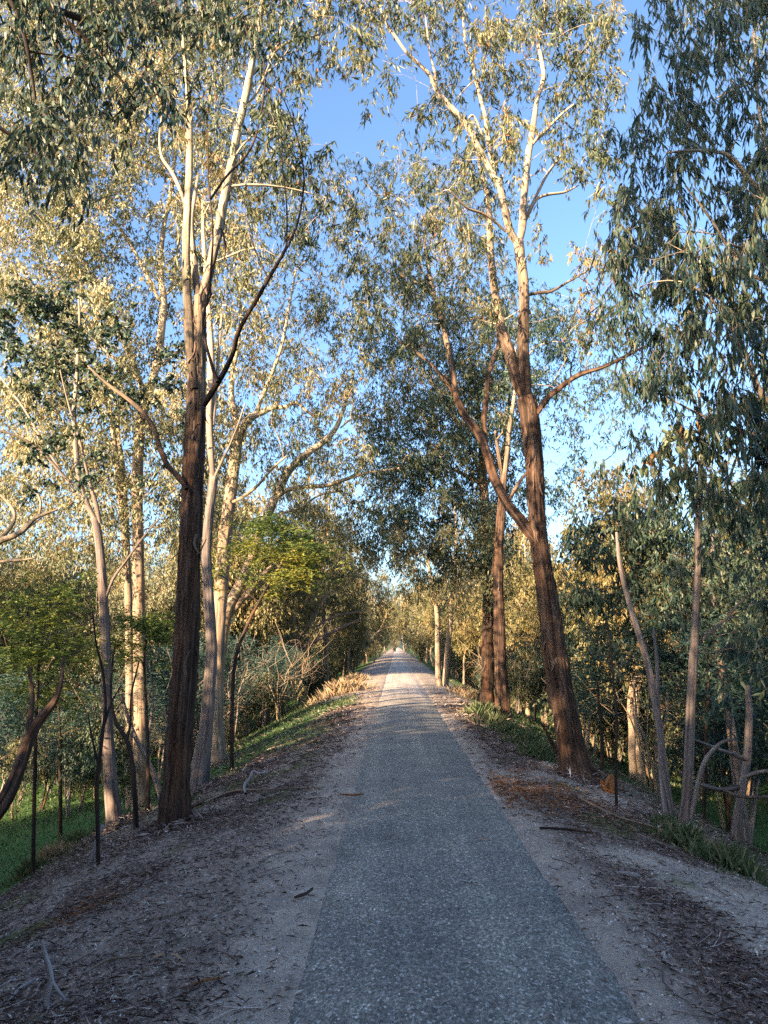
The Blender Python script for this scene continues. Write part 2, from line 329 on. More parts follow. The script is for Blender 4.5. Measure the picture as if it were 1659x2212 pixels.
# ------------------------------------------------------------------ leaves and twigs
def rand_dirs(rng, n, down=1.0, spread=.6):
    d = rng.normal(0, spread, (n, 3)); d[:, 2] -= down; return unit(d)
def leaf_mesh(name, P, D, L, W, tone, mat, rng, fold=.25, hexa=False):
    n = len(P); r = unit(rng.normal(0, 1, (n, 3))); Sd = unit(np.cross(D, r)); N = np.cross(D, Sd)
    L = L[:, None]; W = W[:, None]
    if hexa:
        bend = N * L * rng.uniform(-.18, .18, (n, 1))
        pts = [P, P + .25 * L * D + .5 * W * Sd + .3 * bend, P + .6 * L * D + .42 * W * Sd + bend, P + L * D + 1.6 * bend,
               P + .6 * L * D - .42 * W * Sd + bend, P + .25 * L * D - .5 * W * Sd + .3 * bend]
        V = np.stack(pts, 1).reshape(-1, 3); b = np.arange(n)[:, None] * 6
        F = [np.concatenate([b + [0, 1, 2, 5], b + [5, 2, 3, 4]])]; k = 6
    else:
        f = N * W * fold
        V = np.stack([P, P + .38 * L * D + .5 * W * Sd + f, P + L * D, P + .38 * L * D - .5 * W * Sd + f], 1).reshape(-1, 3); b = np.arange(n)[:, None] * 4
        F = [np.concatenate([b + [0, 1, 2], b + [0, 2, 3]])]; k = 4
    return mesh(name, V, F, mat, {'tone': np.repeat(tone, k)})
def attach(rng, nodes, A, big=False, k=5, rise=.35, jit=.18, rmax=.05, rscale=.009):
    """grow one branch from the nearest fit node of the tree to every attractor; nodes = (n,4) array x y z r"""
    nodes = [np.asarray(nodes, float)]; N = nodes[0].copy(); cap = len(N) + len(A) * (k - 1) + 4
    buf = np.zeros((cap, 4)); buf[:len(N)] = N; cnt = len(N)
    d0 = np.array([np.min(((N[:, :3] - a) ** 2).sum(1)) for a in A]); order = np.argsort(d0)
    C, R = [], []
    t = np.linspace(0, 1, k)[:, None]
    for i in order:
        a = A[i]; B = buf[:cnt]; dv = a - B[:, :3]; dist = np.sqrt((dv ** 2).sum(1))
        cost = dist + .9 * np.maximum(-dv[:, 2], 0) - .0
        j = int(np.argmin(cost)); s = B[j]; d = max(dist[j], .02)
        c1 = s[:3] + dv[j] * .35 + np.array([0, 0, rise * d * .45]) + rng.normal(0, jit * d, 3)
        c2 = s[:3] + dv[j] * .75 + np.array([0, 0, rise * d * .5]) + rng.normal(0, jit * d * .7, 3)
        P = (1 - t) ** 3 * s[:3] + 3 * (1 - t) ** 2 * t * c1 + 3 * (1 - t) * t ** 2 * c2 + t ** 3 * a
        r0 = min(max(s[3] * .75, .004), rmax, .004 + rscale * d); r = np.linspace(r0, max(r0 * .35, .0025), k)
        C.append(P); R.append(r)
        buf[cnt:cnt + k - 1, :3] = P[1:]; buf[cnt:cnt + k - 1, 3] = r[1:]; cnt += k - 1
    return (np.array(C), np.array(R), buf[:cnt]) if C else (np.zeros((0, k, 3)), np.zeros((0, k)), buf[:cnt])
def spray(rng, A, n, rad, droop, kind):
    """leaf positions and directions round every attractor point"""
    m = len(A); tw = max(3, n // 11); per = n // tw
    base = A[:, None, :] + rng.normal(0, rad * .35, (m, tw, 3))
    dr = rng.normal(0, 1, (m, tw, 3)); dr[..., 2] = dr[..., 2] * .5 - droop * .7; dr = unit(dr) * rad * rng.uniform(.5, 1.25, (m, tw, 1))
    tt = rng.uniform(0, 1, (m, tw, per, 1))
    P = base[:, :, None, :] + dr[:, :, None, :] * tt + rng.normal(0, rad * .05, (m, tw, per, 3)); P[..., 2] -= (tt[..., 0] ** 2) * rad * .3 * droop
    D = rng.normal(0, .55, P.shape); D[..., 2] -= droop; D += .5 * unit(dr)[:, :, None, :]
    return P.reshape(-1, 3), unit(D).reshape(-1, 3), base, dr
def fronds(rng, A, n, rad):
    """flat feathery sprays: n fronds a cluster, each of small leaflets in rows"""
    m = len(A); q = 14
    base = A[:, None, :] + rng.normal(0, rad * .5, (m, n, 3)) * np.array([1, 1, .45])
    dr = rng.normal(0, 1, (m, n, 3)); dr[..., 2] *= .3; dr = unit(dr); L = rng.uniform(.10, .2, (m, n, 1, 1))
    sd = unit(np.cross(dr, np.array([0, 0, 1.])))
    t = np.repeat(np.linspace(.1, 1, q // 2), 2)[None, None, :, None]; sg = np.tile([1, -1], q // 2)[None, None, :, None]
    P = base[:, :, None, :] + dr[:, :, None, :] * t * L * 1.3
    P[..., 2] -= (t[..., 0] ** 2) * .04
    D = unit(sd[:, :, None, :] * sg + dr[:, :, None, :] * .6 + rng.normal(0, .15, (m, n, q, 3)))
    return P.reshape(-1, 3), D.reshape(-1, 3)
def foliage(root, base, A, rng, mat, n=45, rad=.35, L=.12, W=.024, droop=1.0, hexa=False, kind='leaf', twigs=False, bright=0.0, name='foliage'):
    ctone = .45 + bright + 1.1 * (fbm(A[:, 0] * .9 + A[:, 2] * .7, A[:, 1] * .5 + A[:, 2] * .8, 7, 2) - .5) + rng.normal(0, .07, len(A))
    if kind == 'frond':
        P, D = fronds(rng, A, n, rad); per = len(P) // len(A); Ls = rng.uniform(.6, 1.2, len(P)) * L; Ws = Ls * .38
    else:
        P, D, b, dr = spray(rng, A, n, rad, droop, kind); per = len(P) // len(A); Ls = rng.uniform(.6, 1.25, len(P)) * L * 1.12; Ws = rng.uniform(.7, 1.25, len(P)) * W * 1.2
    tone = np.clip(np.repeat(ctone, per) + rng.normal(0, .17, len(P)), 0, .97); tone[rng.random(len(P)) < .015] = 1.0
    me = leaf_mesh(name, P - base, D, Ls, Ws, tone, mat, rng, hexa=hexa)
    o = link(name, me, root, kind='stuff')
    if twigs:
        t = np.linspace(0, 1, 3)[None, :, None]; bb = b.reshape(-1, 1, 3); dd = dr.reshape(-1, 1, 3)
        P = bb + dd * t; P[..., 2] -= (t[..., 0] ** 2) * rad * .3 * droop
        V, F = tubes(P - base, np.tile([.004, .003, .0015], (len(P), 1)), 3)
        link('twigs', mesh('twigs', V, [F], M['bark_twig']), root, kind='stuff')
    return o
def bough_mesh(parts, base):
    ps = []
    for C, R, sides in parts:
        if len(C) == 0: continue
        V, F = tubes(C - base, R, sides)
        k = C.shape[1]; L = np.repeat(np.linspace(0, 1, k)[None, :] * np.linalg.norm(C[:, -1] - C[:, 0], axis=1)[:, None], sides, 1).reshape(-1)
        A = V * .0; A[:, 2] = L; A[:, 0] = V[:, 0] * 2; A[:, 1] = V[:, 1] * 2
        ps.append((V, [F], A))
    return merge(ps)
def make_tree(name, label, cat, limbs, A, mat, leafmat_, seed, leaf, sides=28, step=.09, amp=.12, group=None, flare=.35, rise=.35,
              boughmat=None, rmax=.045, nbig=8, part0='trunk', wob=.0, extra_A=None, extra_leaf=None, nofol=False):
    """limbs: list of (n,4) arrays x y z r; limb 0 is the trunk. A: points that carry foliage."""
    rng = np.random.default_rng(seed); base = limbs[0][0, :3].copy(); root = thing(name, label, cat, base, group); kids = []
    nodes = []
    for i, PR in enumerate(limbs):
        if i: PR = PR.copy(); PR[0, 3] *= .72
        sd_ = sides if i == 0 else max(6, int(sides * min(1, PR[0, 3] / max(limbs[0][0, 3], .01) + .25)))
        V, F, bu, N = limb(PR, sd_, step if i == 0 else step * 1.3, amp if i == 0 else amp * .5, seed + i * 3, flare if i == 0 else 0, wob)
        me = mesh(part0 if i == 0 else 'limb', V - base, F, mat if PR.shape[1] == 4 else mat, {'bark': bu}, True)
        kids.append(link(part0 if i == 0 else 'limb', me, root)); nodes.append(N[::2] if i else N[len(N) // 3::2])
    nodes = np.vstack(nodes); nodes = nodes[nodes[:, 3] < .16] if (nodes[:, 3] < .16).sum() > 3 else nodes
    if len(A):
        big = A[rng.random(len(A)) < 1.0 / nbig]; parts = []
        if len(big) == 0: big = A[:1]
        C, R, nodes = attach(rng, nodes, big, True, 7, rise, .12, rmax, .013); parts.append((C, R, 5))
        C, R, nodes = attach(rng, nodes, A, False, 4, rise, .15, .012, .006); parts.append((C, R, 3))
        V, F, a = bough_mesh(parts, base)
        o = link('branches', mesh('branches', V, F, boughmat or mat, {'bark': a}, True), root, kind='stuff'); kids.append(o)
        if not nofol: kids.append(foliage(root, base, A, rng, leafmat_, **leaf))
    KIDS[root.name] = kids
    return root
def px_limb(pts, Y0, Y1, ground_first=False, ex=1.0):
    """photo polyline [(px, py, width)] standing between depths Y0 and Y1 -> rows x y z r"""
    q = np.array(pts, float); L = np.concatenate([[0], np.cumsum(np.hypot(*np.diff(q[:, :2], axis=0).T))]); t = (L / L[-1]) ** ex
    Y = Y0 + (Y1 - Y0) * t; P = at(q[:, 0], q[:, 1], Y); dep = (P - CAM) @ FWD
    PR = np.column_stack([P, q[:, 2] * .5 * dep / FPX])
    if ground_first:
        f = PR[0].copy(); f[2] -= .35; f[3] *= 1.1; PR = np.vstack([f, PR])
    return PR
GM = 2.1
def grid_pts(rng, x0, y0, rows, Y, sY, per, cell=50.0, fx=None):
    """foliage points from a coarse density table laid over the photo (digits), each at its own depth about Y"""
    out = []
    for r, row in enumerate(rows):
        for c, ch in enumerate(row):
            if ch in '.0 ': continue
            n = rng.poisson(int(ch) * per * GM)
            if n == 0: continue
            m_ = max(1, int(n / 4.0 + .5)); kx, ky, kd = rng.uniform(-.1, 1.1, m_), rng.uniform(-.1, 1.1, m_), rng.normal(0, 1, m_); ki = rng.integers(0, m_, n)
            px = x0 + (c + kx[ki] + rng.normal(0, .17, n)) * cell; py = y0 + (r + ky[ki] + rng.normal(0, .15, n)) * cell
            Yc = (Y(x0 + c * cell, y0 + r * cell) if callable(Y) else Y)
            d = Yc + np.clip(kd[ki], -2, 2) * sY + rng.normal(0, .16 * sY, n)
            out.append(at(px, py, d))
    return np.vstack(out)

# ------------------------------------------------------------------ the nearer trees, traced where they stand
rng = np.random.default_rng(11)
# --- big stringybark, left of the path
b1 = hit(375, 1788); Y1 = b1[1]
L1 = [px_limb([(374, 1788, 58), (382, 1690, 53), (386, 1600, 53), (394, 1500, 50), (402, 1400, 49), (408, 1250, 46), (416, 1100, 43), (420, 980, 41), (424, 870, 38), (426, 790, 33), (430, 730, 28), (431, 680, 25), (431, 640, 22)], Y1, Y1 + .5, True),
      px_limb([(421, 840, 20), (411, 760, 20), (406, 660, 19), (403, 600, 17), (403, 500, 17), (408, 400, 15), (410, 300, 13), (409, 240, 11), (403, 170, 9), (396, 100, 7), (392, 30, 5)], Y1 + .3, Y1 + 1.0),
      px_limb([(431, 665, 20), (446, 610, 20), (460, 550, 19), (474, 490, 20), (488, 410, 18), (503, 340, 17), (514, 280, 16), (526, 230, 16), (540, 160, 14), (553, 95, 12), (562, 40, 11), (570, -30, 9), (575, -120, 6)], Y1 + .5, Y1 + 1.6),
      px_limb([(429, 650, 18), (421, 590, 15), (417, 540, 12), (414, 480, 10), (420, 430, 8), (428, 380, 6)], Y1 + .5, Y1 + 1.5),
      px_limb([(402, 1056, 11), (385, 1030, 11), (362, 1005, 11), (346, 970, 11), (334, 930, 10), (312, 895, 9), (280, 865, 8), (246, 840, 7), (215, 815, 5), (190, 790, 4)], Y1 + .1, Y1 + .6),
      px_limb([(402, 445, 8), (385, 400, 8), (370, 370, 7), (350, 340, 6), (345, 300, 5), (348, 240, 4), (330, 180, 3)], Y1 + .6, Y1 + 1.6),
      px_limb([(540, 165, 8), (580, 125, 7), (615, 95, 6), (650, 85, 5), (690, 75, 3)], Y1 + 1.2, Y1 + 2.0),
      px_limb([(528, 235, 7), (560, 190, 5), (600, 90, 4), (615, 10, 3)], Y1 + 1.2, Y1 + 1.5)]
A = grid_pts(rng, 300, -100, ["0003445677", "0003445676", "0134455676", "0234445665", "0233344344", "0233334012", "0133334100", "0123333200", "0013333200", "0012232330", "0011212220", "0011122110", "001112110"], lambda x, y: Y1 + 1.2 + (.8 if x > 560 else 0), .8, .42)
tree1 = make_tree('stringybark_tree', 'largest dark brown trunk on the left shoulder, forking into pale smooth stems', 'tree', L1, A, M['bark_dark'], M['gum'], 101,
                  dict(n=44, rad=.30, L=.13, W=.026, droop=1.1), sides=72, step=.04, amp=.17, flare=.6, boughmat=M['bark_pale'])
# dead dark branch curving off that trunk
D1 = [px_limb([(440, 875, 13), (462, 840, 13), (478, 815, 12), (495, 785, 11), (508, 755, 10), (512, 730, 10), (530, 690, 9), (555, 650, 9), (580, 605, 8), (605, 560, 7), (622, 530, 7)], Y1 + .1, Y1 - 1.2),
      px_limb([(622, 532, 5), (640, 490, 5), (652, 440, 4.5), (658, 385, 4), (652, 330, 3.6), (640, 285, 3), (625, 240, 2.5), (608, 205, 2), (592, 190, 1.5)], Y1 - 1.2, Y1 - 1.6),
      px_limb([(618, 535, 4), (620, 480, 3.4), (618, 420, 3), (612, 360, 2.4), (610, 320, 1.6)], Y1 - 1.2, Y1 - 1.5),
      px_limb([(608, 205, 2), (608, 180, 1.6), (620, 165, 1.2), (640, 152, .9)], Y1 - 1.55, Y1 - 1.6),
      px_limb([(592, 240, 1.8), (586, 200, 1.4), (590, 165, 1.0)], Y1 - 1.5, Y1 - 1.6),
      px_limb([(470, 825, 9), (455, 780, 7), (440, 700, 6), (455, 610, 5), (460, 500, 4), (455, 420, 3.5), (452, 350, 3), (448, 260, 2.5)], Y1 - .2, Y1 + .4),
      px_limb([(580, 605, 3), (560, 560, 2.5), (545, 520, 2), (548, 480, 1.5)], Y1 - .9, Y1 - 1.1),
      px_limb([(455, 430, 5), (490, 380, 5), (530, 340, 5), (552, 300, 4), (566, 240, 3.4), (572, 190, 3), (570, 130, 2.5)], Y1 - .1, Y1 + .3)]
for PR in D1:
    V, F, bu, N = limb(PR, 8, .1, .1, 5, 0, .06); o = link('dead_limb', mesh('dead_limb', V - b1 * 0 - np.array(tree1.location), F, M['bark_black'], {'bark': bu}, True), tree1, label='bare black dead limb curving up to the right'); KIDS[tree1.name].append(o)

# --- slim grey trunk and the darker one right behind it
b2 = hit(430, 1712); Y2 = b2[1]
L2 = [px_limb([(430, 1712, 40), (436, 1650, 34), (444, 1580, 29), (452, 1480, 26), (457, 1400, 24), (451, 1300, 23), (446, 1200, 20), (452, 1110, 19), (458, 1060, 19), (462, 1030, 20)], Y2, Y2 + .3, True),
      px_limb([(461, 1035, 15), (455, 970, 14), (452, 900, 14), (455, 840, 15), (456, 780, 15), (454, 720, 13), (450, 660, 11), (445, 600, 10), (440, 520, 8), (437, 440, 6)], Y2 + .3, Y2 + 1.2),
      px_limb([(463, 1032, 8), (480, 995, 6), (497, 960, 5), (515, 915, 4), (530, 870, 3)], Y2 + .3, Y2 + .3),
      px_limb([(460, 920, 10), (465, 850, 9), (470, 800, 7), (474, 740, 6), (480, 680, 5)], Y2 + .5, Y2 + 1)]
A = grid_pts(rng, 350, 300, ["0022200", "0022220", "0022220", "00222210", "0122221", "012222", "01222", "001221"], Y2 + .8, .8, .4)
make_tree('gum_tree', 'slim grey trunk close behind the largest dark trunk on the left', 'tree', L2, A, M['bark_grey'], M['gum'], 102, dict(n=40, rad=.32, L=.11, W=.024), sides=44, step=.06, amp=.07, boughmat=M['bark_pale'])
b3 = hit(468, 1655); Y3 = b3[1]
L3 = [px_limb([(466, 1655, 48), (464, 1560, 36), (468, 1450, 32), (472, 1350, 30), (480, 1230, 28), (487, 1150, 27), (497, 1080, 26), (505, 1010, 25), (512, 960, 24), (517, 930, 22)], Y3, Y3 + .4, True),
      px_limb([(516, 935, 15), (506, 890, 14), (500, 850, 12), (504, 800, 10), (515, 740, 8), (520, 680, 6), (512, 600, 5)], Y3 + .4, Y3 + 1.2),
      px_limb([(517, 940, 19), (530, 915, 17), (545, 900, 16), (568, 890, 14), (590, 880, 11), (615, 880, 8), (640, 870, 7), (665, 890, 6), (684, 900, 5)], Y3 + .4, Y3 + .2),
      px_limb([(548, 902, 10), (570, 850, 9), (590, 800, 8), (610, 740, 7), (625, 660, 5), (640, 580, 4)], Y3 + .3, Y3 + 1.3),
      px_limb([(502, 1085, 8), (530, 1070, 7), (560, 1045, 6), (590, 1010, 5), (620, 985, 4)], Y3 + .2, Y3 - .6)]
A = grid_pts(rng, 450, 250, ["12330000", "13442000", "1244333", "0244443", "0344443", "0344443", "0334444", "0334444", "0334444", "0334455", "0344444", "0344345", "0233344", "0233344", "0122334", "0122333"], Y3 + .6, 1.1, .62)
make_tree('gum_tree', 'dark trunk behind the slim grey one on the left, its forked top sunlit orange', 'tree', L3, A, M['bark_pale'], M['gum'], 103, dict(n=46, rad=.38, L=.12, W=.026), sides=40, step=.08, amp=.09)
# --- leaning multi-stemmed gum arching over the path
b4 = hit(474, 1640); Y4 = b4[1] + 2.2
L4 = [px_limb([(462, 1620, 26), (470, 1500, 24), (478, 1400, 24), (492, 1320, 24), (518, 1265, 22), (538, 1220, 21), (555, 1170, 20), (578, 1112, 20), (592, 1078, 20)], Y4, Y4 - .3, True),
      px_limb([(592, 1080, 18), (608, 1048, 17), (622, 1020, 17), (645, 995, 16), (672, 973, 15), (702, 952, 13), (725, 925, 11), (740, 890, 9), (752, 850, 7), (765, 800, 5)], Y4 - .3, Y4 - .2),
      px_limb([(596, 1076, 12), (622, 1058, 11), (660, 1052, 10), (710, 1048, 9), (745, 1036, 8), (790, 1022, 7), (830, 1016, 6), (870, 1010, 4)], Y4 - .3, Y4 - 1.3),
      px_limb([(486, 1345, 16), (515, 1305, 14), (545, 1270, 12), (575, 1235, 10), (610, 1205, 8), (650, 1180, 6), (700, 1170, 4)], Y4, Y4 - .8),
      px_limb([(500, 1320, 14), (530, 1290, 12), (560, 1262, 10), (600, 1240, 8), (640, 1225, 5)], Y4, Y4 + .5),
      px_limb([(472, 1400, 16), (480, 1330, 15), (486, 1260, 14), (492, 1190, 13)], Y4 + .1, Y4 + .6),
      px_limb([(700, 955, 7), (684, 925, 6), (682, 900, 5), (670, 870, 4)], Y4 - .2, Y4),
      px_limb([(735, 925, 5), (760, 905, 4), (800, 895, 3)], Y4 - .2, Y4 - .5),
      px_limb([(605, 1110, 6), (650, 1095, 5), (690, 1070, 4), (740, 1060, 3)], Y4 - .2, Y4 + .6)]
A = grid_pts(rng, 600, 300, ["0000134", "022245667", "0222456777", "0122467776", "1234577777", "1345677777", "1345667766", "2345566766", "2334566777", "3445556677", "3455556667", "4555667777", "4445667788", "4444556778", "3444566777", "3444566777", "4555566667", "4455666677", "2455667777", "0012355666"],
              lambda x, y: Y4 + .4, 1.5, .90)
make_tree('leaning_gum_tree', 'gum leaning right from the left bank with curved sunlit limbs arching toward the path', 'tree', L4, A, M['bark_pale'], M['gum'], 104, dict(n=46, rad=.42, L=.13, W=.028), sides=32, step=.1, amp=.08, rmax=.05)
# --- slender young tree at the edge of the bank, left
b5 = hit(246, 1792); Y5 = b5[1]
L5 = [px_limb([(248, 1792, 33), (240, 1700, 28), (234, 1600, 24), (230, 1480, 21), (227, 1350, 20), (220, 1240, 18), (214, 1170, 17), (205, 1120, 17)], Y5, Y5, True),
      px_limb([(205, 1122, 14), (186, 1085, 13), (175, 1050, 12), (168, 1010, 12), (163, 960, 11), (160, 900, 9), (164, 840, 8), (168, 770, 7), (172, 700, 5), (170, 640, 4)], Y5, Y5 + .2),
      px_limb([(216, 1130, 10), (208, 1090, 9), (196, 1050, 7), (186, 1010, 6), (172, 950, 5), (150, 880, 4), (130, 800, 3)], Y5, Y5 - .5),
      px_limb([(172, 1055, 7), (140, 1030, 6), (105, 990, 6), (70, 960, 5), (30, 940, 4), (-20, 925, 3)], Y5, Y5 - .8),
      px_limb([(165, 1070, 5), (120, 1000, 5), (85, 940, 5), (50, 880, 4), (20, 840, 4), (-10, 800, 3)], Y5, Y5 + .5),
      px_limb([(226, 1300, 7), (245, 1250, 6), (270, 1215, 5), (310, 1160, 4), (345, 1120, 3)], Y5, Y5 - .4)]
A = grid_pts(rng, 0, 600, ["35530000", "68852100", "57763221", "56653332", "24433443", "12333332", "11233222", "11222111", "11122110"], Y5 + .1, .6, .42)
make_tree('young_gum_tree', 'slender grey trunk at the edge of the left bank with dark round leaves up high', 'tree', L5, A, M['bark_grey'], M['gum_dark'], 105, dict(n=34, rad=.24, L=.085, W=.05, droop=.5), sides=36, step=.06, amp=.09, boughmat=M['bark_black'])
# --- big pale gum further left, crown in full sun
Y6 = 19.0
def gz(px, Y):
    x = at(px, 1400, Y)[0]; return float(ground(x, Y))
def foot(px, Y):
    """photo row of the ground below photo column px at depth Y"""
    P = np.array([at(px, 1400, Y)[0], Y, gz(px, Y)]); d = (P - CAM); return 1106 - FPX * (d @ UP) / (d @ FWD)
L6 = [px_limb([(304, foot(304, Y6), 34), (303, 1500, 28), (300, 1300, 25), (298, 1150, 23), (296, 1050, 23), (300, 960, 22), (306, 900, 22), (318, 860, 22)], Y6, Y6 + .3, True),
      px_limb([(318, 862, 19), (332, 810, 18), (342, 770, 17), (350, 700, 16), (354, 650, 15), (348, 590, 12), (352, 500, 10), (368, 420, 9), (378, 330, 7), (380, 240, 5)], Y6 + .3, Y6 + 1),
      px_limb([(316, 868, 14), (300, 820, 13), (282, 770, 12), (262, 730, 11), (240, 700, 10), (232, 650, 9), (228, 600, 7)], Y6 + .3, Y6 - .5),
      px_limb([(300, 822, 10), (270, 790, 9), (235, 765, 8), (205, 735, 7), (180, 690, 6), (174, 600, 5), (176, 500, 5), (178, 400, 4)], Y6 + .2, Y6 - .8),
      px_limb([(345, 650, 10), (320, 600, 9), (300, 560, 8), (270, 510, 7), (250, 480, 5), (200, 430, 4)], Y6 + .6, Y6 + 0),
      px_limb([(355, 640, 8), (375, 600, 7), (400, 400, 5), (385, 370, 5)], Y6 + .8, Y6 + 1.6),
      px_limb([(335, 800, 9), (370, 770, 8), (400, 750, 6), (420, 740, 4)], Y6 + .3, Y6 + .8),
      px_limb([(400, 410, 8), (370, 385, 8), (330, 365, 7), (285, 350, 5), (240, 340, 4)], Y6 + 1.5, Y6 + .6)]
rowsA = ["466666666654", "576666666654", "577777766543", "688888877531", "788888877431", "788888776433", "788888766543", "788888766554", "788888755555", "688888755555", "478876655555", "688875445555", "788874345655", "788875445544", "678876545544", "567876544444", "567876544444", "678776545554", "677765556543", "677766556532", "677765556531", "677765555421", "566665555321", "456555443211", "4455443221"]
A = grid_pts(rng, -40, -50, rowsA, lambda x, y: Y6 + .4, 1.8, .78)
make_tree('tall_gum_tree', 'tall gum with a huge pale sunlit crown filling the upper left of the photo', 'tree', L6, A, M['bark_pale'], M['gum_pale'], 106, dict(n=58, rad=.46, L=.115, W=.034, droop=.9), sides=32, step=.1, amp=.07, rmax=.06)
Y6b = 21.0
L6b = [px_limb([(283, foot(283, Y6b), 22), (280, 1400, 18), (276, 1250, 16), (268, 1150, 15), (258, 1050, 14), (250, 980, 12), (240, 900, 10), (232, 820, 7), (236, 720, 5)], Y6b, Y6b, True),
       px_limb([(278, 1200, 11), (272, 1100, 11), (265, 1000, 10), (255, 930, 8), (262, 850, 6)], Y6b, Y6b + .4)]
A = grid_pts(rng, 150, 700, ["0222", "12333", "1233321", "123332", "12222", "11111"], Y6b + .3, 1, .4)
make_tree('gum_tree', 'twin thin pale trunks just left of the tall gum in the upper left', 'tree', L6b, A, M['bark_pale'], M['gum_pale'], 107, dict(n=50, rad=.5, L=.12, W=.04), sides=20, step=.15, amp=.06)

# --- right: the forked red-brown trunk beside the path
c1 = hit(1250, 1683); Z1 = c1[1]
R1 = [px_limb([(1250, 1683, 72), (1240, 1640, 58), (1226, 1570, 52), (1212, 1500, 50), (1200, 1420, 47), (1190, 1350, 45), (1180, 1270, 42), (1170, 1210, 40), (1163, 1150, 37), (1158, 1080, 36), (1153, 1000, 37), (1149, 940, 37), (1143, 890, 38), (1138, 860, 38)], Z1, Z1 + .4, True),
      px_limb([(1158, 1172, 24), (1140, 1145, 25), (1120, 1118, 23), (1100, 1095, 22), (1083, 1065, 21), (1068, 1035, 20), (1058, 1000, 19), (1046, 962, 18), (1030, 932, 17), (1012, 910, 16), (995, 880, 15), (984, 850, 14), (980, 812, 13), (972, 770, 12), (962, 725, 11), (948, 670, 10), (937, 630, 9), (925, 575, 7), (915, 510, 5)], Z1 + .2, Z1 + 1.8),
      px_limb([(1134, 868, 28), (1122, 830, 27), (1110, 795, 26), (1100, 760, 24), (1090, 730, 22), (1080, 695, 18), (1072, 650, 16), (1065, 600, 15), (1060, 540, 14), (1057, 475, 12), (1053, 425, 10), (1040, 380, 7), (1032, 330, 5)], Z1 + .4, Z1 + 1.2),
      px_limb([(1140, 868, 28), (1134, 820, 26), (1130, 760, 24), (1131, 700, 23), (1133, 650, 22), (1130, 600, 21), (1124, 560, 21), (1120, 520, 21)], Z1 + .4, Z1 + .6),
      px_limb([(1119, 528, 17), (1104, 505, 16), (1094, 470, 15), (1086, 435, 14), (1078, 400, 14), (1066, 380, 13), (1050, 350, 12), (1030, 312, 12), (1010, 275, 12), (990, 248, 11), (968, 225, 11), (945, 196, 10), (930, 165, 9), (912, 145, 8), (880, 115, 7), (855, 80, 6), (835, 50, 5), (815, 0, 4)], Z1 + .6, Z1 + .1),
      px_limb([(1069, 385, 11), (1062, 340, 10), (1055, 300, 10), (1050, 260, 9), (1040, 220, 8), (1030, 180, 7), (1018, 130, 6), (1005, 90, 5), (1000, 30, 4)], Z1 + .4, Z1 + 1.4),
      px_limb([(1121, 528, 16), (1128, 490, 16), (1131, 440, 15), (1136, 380, 15), (1142, 330, 14), (1150, 285, 13), (1155, 250, 11), (1160, 215, 10), (1170, 185, 9), (1174, 160, 8), (1168, 120, 7), (1163, 90, 6), (1175, 30, 6), (1180, -40, 5)], Z1 + .6, Z1 + 1.0),
      px_limb([(1143, 320, 8), (1160, 300, 7), (1190, 270, 6), (1215, 245, 5), (1240, 225, 4)], Z1 + .8, Z1 + .2),
      px_limb([(1125, 500, 8), (1142, 460, 8), (1160, 430, 7), (1185, 420, 6), (1220, 415, 5), (1250, 400, 3)], Z1 + .6, Z1 + 1.4),
      px_limb([(1142, 455, 7), (1160, 420, 6), (1180, 380, 6), (1205, 345, 5), (1225, 320, 3)], Z1 + .8, Z1 + 1.8),
      px_limb([(1160, 893, 13), (1175, 870, 13), (1190, 852, 12), (1205, 841, 12), (1230, 822, 11), (1255, 808, 11), (1280, 800, 9), (1305, 792, 8), (1330, 780, 8), (1355, 768, 7), (1375, 757, 5), (1395, 747, 3)], Z1 + .3, Z1 - .6),
      px_limb([(1050, 955, 13), (1046, 910, 12), (1050, 865, 11), (1055, 810, 10), (1068, 770, 9), (1076, 745, 8), (1074, 700, 6)], Z1 + 1, Z1 + 1.6),
      px_limb([(985, 860, 8), (960, 820, 7), (935, 790, 6), (905, 765, 6), (885, 750, 5), (860, 735, 3)], Z1 + 1.4, Z1 + 1.4),
      px_limb([(1092, 500, 7), (1065, 475, 6), (1040, 460, 6), (1010, 450, 5), (985, 425, 4), (970, 410, 3)], Z1 + .5, Z1 - .3),
      px_limb([(1133, 640, 7), (1165, 632, 7), (1190, 630, 6), (1225, 610, 5), (1260, 590, 4), (1290, 570, 3)], Z1 + .6, Z1 + 1),
      px_limb([(1005, 270, 6), (1022, 250, 5), (1046, 300, 4)], Z1 + .4, Z1 + .6),
      px_limb([(944, 195, 6), (940, 160, 5), (928, 110, 4), (922, 60, 3), (915, 0, 2)], Z1 + .2, Z1 + 0)]
rowsD = ["155456567764", "045456567764", "034446665775", "013334655675", "022345655776", "023345555675", "011345554564", "112345543443", "122334432344", "223332212323", "334432211211", "334432101123", "334432100122", "233332100232", "122222211222", "011222100122"]
A = grid_pts(rng, 750, -50, rowsD, lambda x, y: Z1 + .8, 1.1, .50)
make_tree('stringybark_tree', 'red-brown forked trunk on the right edge of the path, leaning left', 'tree', R1, A, M['bark_red'], M['gum'], 108, dict(n=42, rad=.32, L=.125, W=.024, droop=1.2), sides=72, step=.045, amp=.15, flare=.6, boughmat=M['bark_pale'], rmax=.035)
